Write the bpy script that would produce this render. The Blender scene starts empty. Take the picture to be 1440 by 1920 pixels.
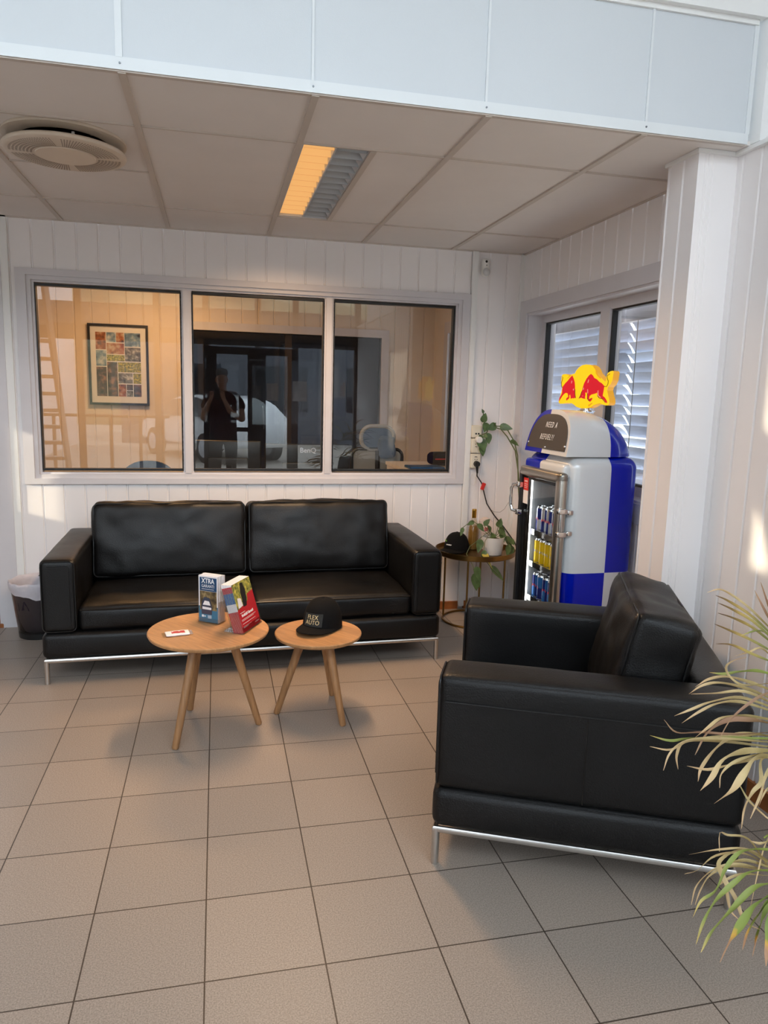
import bpy, bmesh, math, random
from mathutils import Vector, Matrix, noise
random.seed(7)
SC = bpy.context.scene
COL = SC.collection
PI = math.pi
R = math.radians

# ------------------------------------------------------------------ helpers
class MB:
    """collects shapes in one bmesh, then links them as ONE object"""
    def __init__(s): s.bm = bmesh.new()
    def face(s, pts, mi=0):
        f = s.bm.faces.new([s.bm.verts.new(p) for p in pts]); f.material_index = mi; return f
    def box(s, x0, x1, y0, y1, z0, z1, mi=0, M=None):
        c = [(x, y, z) for z in (z0, z1) for y in (y0, y1) for x in (x0, x1)]
        if M: c = [M @ Vector(p) for p in c]
        v = [s.bm.verts.new(p) for p in c]
        for q in ((0,2,3,1),(4,5,7,6),(0,1,5,4),(2,6,7,3),(0,4,6,2),(1,3,7,5)):
            f = s.bm.faces.new([v[i] for i in q]); f.material_index = mi
        return s
    def cyl(s, p0, p1, r0, r1=None, n=16, mi=0, cap=True):
        r1 = r0 if r1 is None else r1
        p0, p1 = Vector(p0), Vector(p1); d = (p1-p0).normalized()
        a = d.orthogonal().normalized(); b = d.cross(a)
        A = [s.bm.verts.new(p0+(a*math.cos(2*PI*i/n)+b*math.sin(2*PI*i/n))*r0) for i in range(n)]
        B = [s.bm.verts.new(p1+(a*math.cos(2*PI*i/n)+b*math.sin(2*PI*i/n))*r1) for i in range(n)]
        for i in range(n):
            f = s.bm.faces.new((A[i], A[(i+1) % n], B[(i+1) % n], B[i])); f.material_index = mi
        if cap:
            s.bm.faces.new(A[::-1]).material_index = mi; s.bm.faces.new(B).material_index = mi
        return s
    def tube(s, pts, r, n=8, closed=False, mi=0, taper=None):
        P = [Vector(p) for p in pts]; N = len(P); rings = []
        up = None
        for i in range(N):
            a = P[(i-1) % N] if (closed or i > 0) else P[i]
            b = P[(i+1) % N] if (closed or i < N-1) else P[i]
            d = (b-a)
            d = d.normalized() if d.length > 1e-9 else Vector((0, 0, 1))
            if up is None: up = d.orthogonal().normalized()
            u = (up - d*up.dot(d))
            u = u.normalized() if u.length > 1e-6 else d.orthogonal().normalized()
            up = u; w = d.cross(u)
            rr = r if taper is None else r*taper(i/(N-1))
            rings.append([s.bm.verts.new(P[i]+(u*math.cos(2*PI*k/n)+w*math.sin(2*PI*k/n))*rr) for k in range(n)])
        for i in range(N if closed else N-1):
            A, B = rings[i], rings[(i+1) % N]
            for k in range(n):
                s.bm.faces.new((A[k], A[(k+1) % n], B[(k+1) % n], B[k])).material_index = mi
        if not closed:
            s.bm.faces.new(rings[0][::-1]).material_index = mi; s.bm.faces.new(rings[-1]).material_index = mi
        return s
    def lathe(s, prof, n=40, c=(0, 0, 0), mi=0):
        rings = []
        for r, z in prof:
            if r < 1e-6: rings.append([s.bm.verts.new((c[0], c[1], c[2]+z))])
            else: rings.append([s.bm.verts.new((c[0]+r*math.cos(2*PI*k/n), c[1]+r*math.sin(2*PI*k/n), c[2]+z)) for k in range(n)])
        for A, B in zip(rings[:-1], rings[1:]):
            for k in range(n):
                k2 = (k+1) % n
                if len(A) == 1 and len(B) == 1: continue
                if len(A) == 1: f = s.bm.faces.new((A[0], B[k2], B[k]))
                elif len(B) == 1: f = s.bm.faces.new((A[k], A[k2], B[0]))
                else: f = s.bm.faces.new((A[k], A[k2], B[k2], B[k]))
                f.material_index = mi
        return s
    def prism(s, poly, h0, h1, fn, mi=0):
        """poly of (u,v); fn(u,v,w) -> point"""
        A = [s.bm.verts.new(fn(u, v, h0)) for u, v in poly]; B = [s.bm.verts.new(fn(u, v, h1)) for u, v in poly]
        n = len(poly)
        for i in range(n): s.bm.faces.new((A[i], A[(i+1) % n], B[(i+1) % n], B[i])).material_index = mi
        s.bm.faces.new(A[::-1]).material_index = mi; s.bm.faces.new(B).material_index = mi
        return s
    def soft(s, sx, sy, sz, r, seg=(8, 8, 8), puff=(0, 0, 0), wr=0.0, wf=6.0, M=None, seed=0.0, mi=0, sag=None):
        """rounded, optionally puffed and wrinkled box, centred"""
        tmp = bmesh.new(); h = (sx/2, sy/2, sz/2)
        def grid(H, n):
            rr = min(r, H*.98)
            e = [-H, -H+rr*.12, -H+rr*.35, -H+rr*.65, -H+rr]
            m = [(-H+rr)+(2*H-2*rr)*i/n for i in range(1, n)]
            return e+m+[-x for x in e[::-1]]
        G = [grid(h[i], seg[i]) for i in range(3)]
        for ax in range(3):
            u, v = [(1, 2), (2, 0), (0, 1)][ax]
            for sg in (-1, 1):
                V = {}
                for i, a in enumerate(G[u]):
                    for j, b in enumerate(G[v]):
                        p = [0, 0, 0]; p[ax] = sg*h[ax]; p[u] = a; p[v] = b
                        V[i, j] = tmp.verts.new(p)
                for i in range(len(G[u])-1):
                    for j in range(len(G[v])-1):
                        q = [V[i, j], V[i+1, j], V[i+1, j+1], V[i, j+1]]
                        tmp.faces.new(q if sg > 0 else q[::-1])
        bmesh.ops.remove_doubles(tmp, verts=tmp.verts, dist=1e-5)
        for vt in tmp.verts:
            p = vt.co.copy()
            q = Vector([max(-(h[i]-min(r, h[i]*.98)), min(h[i]-min(r, h[i]*.98), p[i])) for i in range(3)])
            d = p-q
            nrm = d.normalized() if d.length > 1e-7 else Vector((0, 0, 1))
            p2 = q+nrm*min(r, min(h)*.98) if d.length > 1e-7 else p
            u3 = [p[i]/h[i] for i in range(3)]
            for i in range(3):
                a, b = [k for k in range(3) if k != i]
                w = max(0, 1-u3[a]**2)*max(0, 1-u3[b]**2)
                p2[i] += puff[i]*w**.6*nrm[i]
            if wr:
                f = noise.noise(Vector((p.x*wf+seed, p.y*wf*1.3, p.z*wf)))+.6*noise.noise(Vector((p.x*wf*2.3, p.y*wf*2.3+seed, p.z*wf*2.3)))
                p2 += nrm*wr*f
            if sag: p2 = sag(p2, u3)
            vt.co = M @ p2 if M else p2
        off = len(s.bm.verts)
        vm = [s.bm.verts.new(v.co) for v in tmp.verts]
        tmp.verts.index_update()
        for f in tmp.faces:
            g = s.bm.faces.new([vm[v.index] for v in f.verts]); g.material_index = mi
        tmp.free()
        return s
    def build(s, name, mats, parent=None, smooth=35, recalc=True):
        if recalc: bmesh.ops.recalc_face_normals(s.bm, faces=s.bm.faces)
        me = bpy.data.meshes.new(name); s.bm.to_mesh(me); s.bm.free()
        for m in (mats if isinstance(mats, (list, tuple)) else [mats]): me.materials.append(m)
        if smooth:
            for p in me.polygons: p.use_smooth = True
            me.set_sharp_from_angle(angle=R(smooth))
        o = bpy.data.objects.new(name, me); COL.objects.link(o)
        if parent: o.parent = parent
        return o

def tag(o, label, cat, group=None, kind=None):
    o['label'] = label; o['category'] = cat
    if group: o['group'] = group
    if kind: o['kind'] = kind
    return o
def thing(name, label, cat, loc=(0, 0, 0), rz=0, group=None):
    o = bpy.data.objects.new(name, None); COL.objects.link(o)
    o.empty_display_size = .05
    o.location = loc; o.rotation_euler = (0, 0, rz)
    return tag(o, label, cat, group)
def struct(o, label=None):
    o['kind'] = 'structure'
    if label: o['label'] = label
    return o
def copy_tree(o, parent=None):
    c = o.copy(); COL.objects.link(c)
    if parent: c.parent = parent
    for ch in list(o.children): copy_tree(ch, c)
    return c
def text_obj(name, body, size, mat, parent, M, shear=0, sx=1.0, spacing=1.0, line=1.0, extrude=.0004, align='CENTER', bold=0.0):
    cu = bpy.data.curves.new(name, 'FONT'); cu.body = body; cu.size = size; cu.shear = shear
    cu.extrude = extrude; cu.align_x = align; cu.align_y = 'CENTER'; cu.space_character = spacing; cu.space_line = line; cu.offset = bold
    cu.resolution_u = 3
    t = bpy.data.objects.new(name, cu); COL.objects.link(t)
    dg = bpy.context.evaluated_depsgraph_get()
    me = bpy.data.meshes.new_from_object(t.evaluated_get(dg))
    bpy.data.objects.remove(t)
    me.name = name
    for v in me.vertices: v.co = M @ Vector((v.co.x*sx, v.co.y, v.co.z))
    me.materials.clear(); me.materials.append(mat)
    o = bpy.data.objects.new(name, me); COL.objects.link(o); o.parent = parent
    return o
def basis(o, x, y, z):
    """matrix with columns x,y,z at origin o"""
    x, y, z = Vector(x).normalized(), Vector(y).normalized(), Vector(z).normalized()
    return Matrix(((x.x, y.x, z.x, o[0]), (x.y, y.y, z.y, o[1]), (x.z, y.z, z.z, o[2]), (0, 0, 0, 1)))

# ------------------------------------------------------------------ materials
def srgb(r, g, b):
    f = lambda c: (c/255/12.92 if c/255 <= .04045 else ((c/255+.055)/1.055)**2.4)
    return (f(r), f(g), f(b), 1)
class NT:
    def __init__(s, name):
        s.m = bpy.data.materials.new(name); s.m.use_nodes = True
        s.t = s.m.node_tree; s.n = s.t.nodes; s.l = s.t.links
        s.b = s.n['Principled BSDF']; s.out = s.n['Material Output']
    def add(s, t, **k):
        n = s.n.new(t)
        for a, v in k.items(): setattr(n, a, v)
        return n
    def link(s, a, b): s.l.new(a, b)
    def coords(s, kind='Object'):
        return s.add('ShaderNodeTexCoord').outputs[kind]
    def noise(s, scale, detail=3, vec=None, rough=.5):
        n = s.add('ShaderNodeTexNoise'); n.inputs['Scale'].default_value = scale; n.inputs['Detail'].default_value = detail
        n.inputs['Roughness'].default_value = rough
        s.link(vec or s.coords(), n.inputs['Vector']); return n
    def ramp(s, fac, stops):
        r = s.add('ShaderNodeValToRGB'); e = r.color_ramp.elements
        e[0].position, e[0].color = stops[0]; e[1].position, e[1].color = stops[1]
        for p, c in stops[2:]:
            x = e.new(p); x.color = c
        s.link(fac, r.inputs['Fac']); return r.outputs['Color']
    def bump(s, h, strength=.2, dist=.002):
        b = s.add('ShaderNodeBump'); b.inputs['Strength'].default_value = strength; b.inputs['Distance'].default_value = dist
        s.link(h, b.inputs['Height']); s.link(b.outputs['Normal'], s.b.inputs['Normal']); return b
    def math(s, op, a, b=None):
        n = s.add('ShaderNodeMath', operation=op)
        for i, v in enumerate((a, b)):
            if v is None: continue
            if isinstance(v, (int, float)): n.inputs[i].default_value = v
            else: s.link(v, n.inputs[i])
        return n.outputs[0]
def mat(name, col, rough=.5, metal=0, spec=.5, var=.06, vscale=8, bump=0, bscale=200, coat=0, emit=None, es=0, sheen=0):
    t = NT(name); b = t.b
    b.inputs['Roughness'].default_value = rough; b.inputs['Metallic'].default_value = metal
    b.inputs['Specular IOR Level'].default_value = spec; b.inputs['Coat Weight'].default_value = coat
    b.inputs['Sheen Weight'].default_value = sheen
    c = Vector(col[:3])
    n = t.noise(vscale)
    lo = tuple(c*(1-var))+(1,); hi = tuple(c*(1+var))+(1,)
    cc = t.ramp(n.outputs['Fac'], [(.3, lo), (.7, hi)])
    t.link(cc, b.inputs['Base Color'])
    if bump:
        t.bump(t.noise(bscale, 2).outputs['Fac'], bump)
    if emit:
        b.inputs['Emission Color'].default_value = emit; b.inputs['Emission Strength'].default_value = es
    return t.m

WHITE_PANEL = mat('white_panel_paint', srgb(240, 236, 235), .42, var=.015, vscale=3, bump=.02, bscale=60)
BULK_PANEL = mat('bulkhead_board', srgb(208, 213, 217), .5, var=.012, vscale=2, bump=.12, bscale=350)
BULK_TRIM = mat('bulkhead_strip', srgb(222, 226, 228), .45, var=.01)
WHITE_TRIM = mat('white_trim', srgb(236, 236, 234), .4, var=.01)
GREY_FRAME = mat('grey_window_paint', srgb(210, 207, 210), .38, var=.03, vscale=5)
CEIL_TILE = mat('ceiling_tile', srgb(228, 222, 217), .85, var=.02, vscale=4, bump=.1, bscale=300)
CEIL_BAR = mat('ceiling_grid_bar', srgb(200, 190, 180), .5, var=.02)
WOODTRIM = mat('wood_baseboard', srgb(160, 95, 45), .5, var=.25, vscale=14)
DARKBROWN = mat('dark_brown_frame', srgb(52, 42, 38), .45, var=.1)
STEEL = mat('brushed_steel', srgb(205, 203, 200), .28, metal=1, var=.04, vscale=40)
CHROME = mat('chrome', srgb(225, 225, 225), .1, metal=1, var=.02)
SATIN = mat('satin_nickel', srgb(190, 186, 178), .3, metal=1, var=.03)
BRASS = mat('aged_brass', srgb(140, 110, 62), .35, metal=1, var=.15)
BLACKP = mat('black_plastic', srgb(22, 22, 23), .4, var=.1)
BLACKCLOTH = mat('black_cloth', srgb(13, 13, 14), .9, spec=.2, var=.15, vscale=60, bump=.3, bscale=500)
WHITEP = mat('white_plastic', srgb(232, 230, 224), .35, var=.01)
CREAMP = mat('cream_plastic', srgb(226, 218, 198), .4, var=.02)
DIFFUSER = mat('diffuser_paint', srgb(214, 200, 182), .45, var=.015)
DARKGAP = mat('dark_gap', srgb(52, 46, 42), .8, var=.1)
PAPER = mat('white_paper', srgb(238, 236, 238), .7, var=.02)
REDPRINT = mat('red_print', srgb(188, 34, 44), .35, var=.05)
BLUEPRINT = mat('blue_print', srgb(58, 118, 150), .35, var=.05)
DARKBLUEPRINT = mat('dark_blue_print', srgb(22, 70, 110), .35, var=.05)
WHITEPRINT = mat('white_print', srgb(240, 240, 240), .5, var=.01)
GOLDTHREAD = mat('gold_thread', srgb(222, 200, 150), .6, var=.05)
RED = mat('red_label', srgb(214, 48, 40), .4, var=.04)
YELLOWCAN = mat('yellow_can', srgb(226, 196, 18), .25, metal=.3, var=.05)
SILVERCAN = mat('silver_can', srgb(200, 205, 215), .25, metal=.6, var=.03)
BLUECAN = mat('blue_can', srgb(20, 36, 120), .25, metal=.3, var=.05)
LIGHTBLUECAN = mat('light_blue_can', srgb(40, 110, 190), .25, metal=.3, var=.05)
GREYPRINT = mat('grey_print', srgb(120, 118, 112), .5, var=.1)
LEAFGREEN = mat('vine_leaf', srgb(80, 104, 60), .4, var=.4, vscale=30)
STEMGREEN = mat('vine_stem', srgb(92, 100, 60), .5, var=.2)
LEAFYELLOW = mat('yellowing_leaf', srgb(190, 175, 80), .5, var=.2)
SOIL = mat('potting_soil', srgb(48, 34, 26), .95, var=.3, vscale=60, bump=.6, bscale=120)
CERAMIC = mat('white_ceramic', srgb(238, 238, 236), .25, var=.01)
CHARCOALPOT = mat('charcoal_pot', srgb(60, 58, 56), .5, var=.1)
GOLDFOIL = mat('gold_foil', srgb(205, 160, 70), .3, metal=1, var=.1)
WINE = mat('amber_wine', srgb(150, 116, 62), .15, var=.1)
BOXPINK = mat('pale_box_card', srgb(232, 216, 208), .6, var=.02)
CLEARWHITE = mat('bag_film', srgb(226, 222, 228), .35, var=.05, vscale=25, bump=.5, bscale=30)
NAVYPRINT = mat('navy_print', srgb(36, 42, 120), .5, var=.1)
GREYMESH = mat('grey_mesh_fabric', srgb(150, 148, 142), .75, var=.08, bump=.3, bscale=300)
DENIM = mat('blue_jacket_cloth', srgb(62, 84, 110), .85, var=.15, bump=.3, bscale=200)
SKIN = mat('skin', srgb(198, 150, 122), .5, var=.06)
HAIR = mat('grey_hair', srgb(90, 82, 74), .7, var=.2, vscale=60)
SHIRT = mat('maroon_shirt', srgb(70, 24, 30), .85, var=.1)
TROUSER = mat('dark_trousers', srgb(26, 27, 32), .85, var=.1)
ASPHALT = mat('pale_asphalt', srgb(168, 160, 150), .9, var=.1, vscale=3)
HILLMAT = mat('hillside_trees', srgb(116, 112, 88), .95, var=.35, vscale=.8)
CLAD = mat('dark_cladding', srgb(84, 88, 96), .6, var=.05)
CORRUG = mat('grey_blue_cladding', srgb(150, 158, 170), .6, var=.05)
CARWHITE = mat('white_car_paint', srgb(225, 228, 230), .2, var=.02, coat=.5)
CARBLUE = mat('dark_car_paint', srgb(58, 66, 84), .2, var=.04, coat=.5)
RUBBER = mat('tyre_rubber', srgb(26, 26, 26), .8, var=.1)
CARGLASS = mat('car_glass', srgb(30, 36, 42), .08, var=.05)
RAILMAT = mat('railing_paint', srgb(120, 92, 66), .5, var=.1)
STAIRMAT = mat('stair_tread', srgb(200, 190, 180), .5, var=.05)
CABINET = mat('cabinet_laminate', srgb(214, 204, 190), .5, var=.02)
DARKROOM = mat('dark_blue_grey_wall', srgb(70, 74, 96), .6, var=.06)
OFFICEWALL = mat('office_wall_paint', srgb(226, 214, 198), .5, var=.02)
FLOOR2 = mat('office_floor', srgb(130, 112, 96), .6, var=.08)
SLAT = mat('blind_slat', srgb(196, 202, 216), .4, metal=.1, var=.05)
SCREWDOT = mat('screw_head', srgb(120, 124, 128), .4, metal=.6, var=.02)

def leather():
    t = NT('black_leather'); b = t.b
    n = t.noise(3.5, 4)
    t.link(t.ramp(n.outputs['Fac'], [(.3, srgb(8, 8, 9)), (.75, srgb(17, 16, 16))]), b.inputs['Base Color'])
    b.inputs['Specular IOR Level'].default_value = .33
    r = t.ramp(n.outputs['Fac'], [(.3, (.36,)*3+(1,)), (.7, (.5,)*3+(1,))]); t.link(r, b.inputs['Roughness'])
    v = t.add('ShaderNodeTexVoronoi'); v.inputs['Scale'].default_value = 210; t.link(t.coords(), v.inputs['Vector'])
    n2 = t.noise(9, 5)
    hh = t.math('ADD', t.math('MULTIPLY', v.outputs['Distance'], .35), n2.outputs['Fac'])
    t.bump(hh, .34, .004)
    return t.m
LEATHER = leather()
PIPING = mat('leather_piping', srgb(14, 14, 15), .35, var=.05)

def oak(name, base=(196, 146, 98), plank=.075, ang=.9):
    t = NT(name); b = t.b
    mp = t.add('ShaderNodeMapping'); mp.inputs['Rotation'].default_value = (0, 0, ang); t.link(t.coords(), mp.inputs['Vector'])
    sx = t.add('ShaderNodeSeparateXYZ'); t.link(mp.outputs[0], sx.inputs[0])
    pl = t.math('FLOOR', t.math('DIVIDE', sx.outputs[1], plank))
    wn = t.add('ShaderNodeTexWhiteNoise', noise_dimensions='1D'); t.link(pl, wn.inputs['W'])
    mp2 = t.add('ShaderNodeMapping'); mp2.inputs['Scale'].default_value = (6, 70, 6); t.link(mp.outputs[0], mp2.inputs['Vector'])
    n = t.noise(1.5, 6, mp2.outputs[0], .6)
    c = Vector(srgb(*base)[:3])
    col = t.ramp(n.outputs['Fac'], [(.25, tuple(c*.66)+(1,)), (.7, tuple(c*1.1)+(1,))])
    hs = t.add('ShaderNodeHueSaturation'); t.link(col, hs.inputs['Color'])
    t.link(t.math('ADD', t.math('MULTIPLY', wn.outputs['Value'], .3), .83), hs.inputs['Value'])
    t.link(hs.outputs[0], b.inputs['Base Color']); b.inputs['Roughness'].default_value = .42
    t.bump(n.outputs['Fac'], .06)
    return t.m
OAK = oak('oak_tabletop'); OAKLEG = oak('oak_leg', (172, 126, 84), .5, 1.57)

TILE = .308
def tiles():
    t = NT('floor_tiles'); b = t.b
    br = t.add('ShaderNodeTexBrick'); br.offset = 0; br.squash = 1
    mp = t.add('ShaderNodeMapping'); t.link(t.coords(), mp.inputs['Vector'])
    mp.inputs['Location'].default_value = (20*TILE, 40*TILE, 0)
    t.link(mp.outputs[0], br.inputs['Vector'])
    br.inputs['Scale'].default_value = 1; br.inputs['Brick Width'].default_value = TILE; br.inputs['Row Height'].default_value = TILE
    br.inputs['Mortar Size'].default_value = .0022; br.inputs['Mortar Smooth'].default_value = .2
    br.inputs['Color1'].default_value = srgb(158, 146, 136); br.inputs['Color2'].default_value = srgb(167, 153, 141)
    br.inputs['Mortar'].default_value = srgb(74, 64, 56)
    sp = t.noise(260, 2); st = t.ramp(sp.outputs['Fac'], [(.35, (.72,)*3+(1,)), (.65, (1.12,)*3+(1,))])
    mx = t.add('ShaderNodeMix', data_type='RGBA', blend_type='MULTIPLY'); mx.inputs[0].default_value = 1
    t.link(br.outputs['Color'], mx.inputs[6]); t.link(st, mx.inputs[7]); t.link(mx.outputs[2], b.inputs['Base Color'])
    b.inputs['Roughness'].default_value = .42; b.inputs['Specular IOR Level'].default_value = .4
    inv = t.math('SUBTRACT', 1.0, br.outputs['Fac'])
    t.bump(inv, .5, .002)
    return t.m
FLOORMAT = tiles()

def thin_glass(name, tint=(1, 1, 1, 1), boost=2.0, rough=0.0):
    t = NT(name); t.n.remove(t.b)
    tr = t.add('ShaderNodeBsdfTransparent'); tr.inputs[0].default_value = tint
    gl = t.add('ShaderNodeBsdfGlossy'); gl.inputs['Roughness'].default_value = rough
    fr = t.add('ShaderNodeFresnel'); ge = t.add('ShaderNodeNewGeometry')
    t.link(t.math('SUBTRACT', 1.5, t.math('MULTIPLY', ge.outputs['Backfacing'], 1.5-1/1.5)), fr.inputs[0])
    f = t.math('MINIMUM', t.math('MULTIPLY', fr.outputs[0], boost), 1.0)
    mx = t.add('ShaderNodeMixShader'); t.link(f, mx.inputs[0]); t.link(tr.outputs[0], mx.inputs[1]); t.link(gl.outputs[0], mx.inputs[2])
    t.link(mx.outputs[0], t.out.inputs['Surface']); return t.m
PANE = thin_glass('window_pane_glass', (.93, .95, .94, 1), 2.7)
PANE1 = thin_glass('facade_glass', (.95, .97, .97, 1), 1.0)
DOORGLASS = thin_glass('cooler_door_glass', (.95, .97, .97, 1), 1.3)
ACRYL = thin_glass('clear_acrylic', (.95, .95, .95, 1), 1.6)
SMOKE = thin_glass('smoked_bin_plastic', (.48, .46, .47, 1), 1.2, .25)
BOTTLE = thin_glass('clear_bottle_glass', (.9, .88, .8, 1), 1.5)
def film(name, col, alpha):
    t = NT(name); t.b.inputs['Base Color'].default_value = col; t.b.inputs['Roughness'].default_value = .35
    n = t.noise(22, 4); t.bump(n.outputs['Fac'], .6, .01)
    t.link(t.math('ADD', t.math('MULTIPLY', n.outputs['Fac'], .3), alpha-.15), t.b.inputs['Alpha'])
    return t.m
BAGFILM = film('translucent_bag_film', srgb(224, 218, 224), .78)

def checker(name, x0, y0, z0):
    """glossy blue and silver squares split at three planes (object coordinates)"""
    t = NT(name); b = t.b
    s = t.add('ShaderNodeSeparateXYZ'); t.link(t.coords(), s.inputs[0])
    p = t.math('MULTIPLY', t.math('MULTIPLY', t.math('SUBTRACT', s.outputs[0], x0), t.math('SUBTRACT', s.outputs[1], y0)), t.math('SUBTRACT', s.outputs[2], z0))
    g = t.math('GREATER_THAN', p, 0.0)
    mx = t.add('ShaderNodeMix', data_type='RGBA'); t.link(g, mx.inputs[0])
    mx.inputs[6].default_value = srgb(0, 24, 168); mx.inputs[7].default_value = srgb(214, 217, 219)
    t.link(mx.outputs[2], b.inputs['Base Color'])
    t.link(t.math('MULTIPLY', g, .12), b.inputs['Metallic'])
    b.inputs['Roughness'].default_value = .25; b.inputs['Specular IOR Level'].default_value = .3; b.inputs['Coat Weight'].default_value = .3; b.inputs['Coat Roughness'].default_value = .06
    return t.m
def emission(name, col, s):
    t = NT(name); t.b.inputs['Base Color'].default_value = (col[0]*.25, col[1]*.25, col[2]*.25, 1); t.b.inputs['Roughness'].default_value = .4
    t.b.inputs['Emission Color'].default_value = col; t.b.inputs['Emission Strength'].default_value = s
    return t.m
def photo_mat(name, a, b_, c, scale):
    t = NT(name); n = t.noise(scale, 4)
    t.link(t.ramp(n.outputs['Fac'], [(.3, a), (.7, c), (.5, b_)]), t.b.inputs['Base Color']); t.b.inputs['Roughness'].default_value = .4
    return t.m
PHOTO_A = photo_mat('photo_warm', srgb(60, 50, 48), srgb(170, 100, 60), srgb(210, 190, 170), 22)
PHOTO_B = photo_mat('photo_blue', srgb(40, 52, 80), srgb(120, 150, 180), srgb(220, 226, 232), 18)
PHOTO_C = photo_mat('photo_dark', srgb(24, 26, 34), srgb(80, 66, 64), srgb(170, 120, 100), 26)
PHOTO_D = photo_mat('photo_leaf', srgb(50, 60, 30), srgb(150, 150, 70), srgb(226, 206, 90), 70)
PHOTO_F = photo_mat('photo_forest_road', srgb(30, 30, 28), srgb(104, 88, 58), srgb(176, 156, 108), 45)
PHOTO_E = photo_mat('photo_mono', srgb(40, 40, 42), srgb(120, 118, 116), srgb(220, 218, 216), 30)
LAMP_ON = emission('lit_louvre', srgb(250, 190, 118), .75)
LAMP_EDGE = emission('lit_louvre_edge', srgb(240, 150, 84), .55)
LED = emission('led_strip', (1, .98, .95, 1), 5)
def alu(name):
    return mat(name, srgb(205, 208, 212), .4, metal=.1, var=.02)
LOUVRE = alu('aluminium_louvre')
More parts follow.
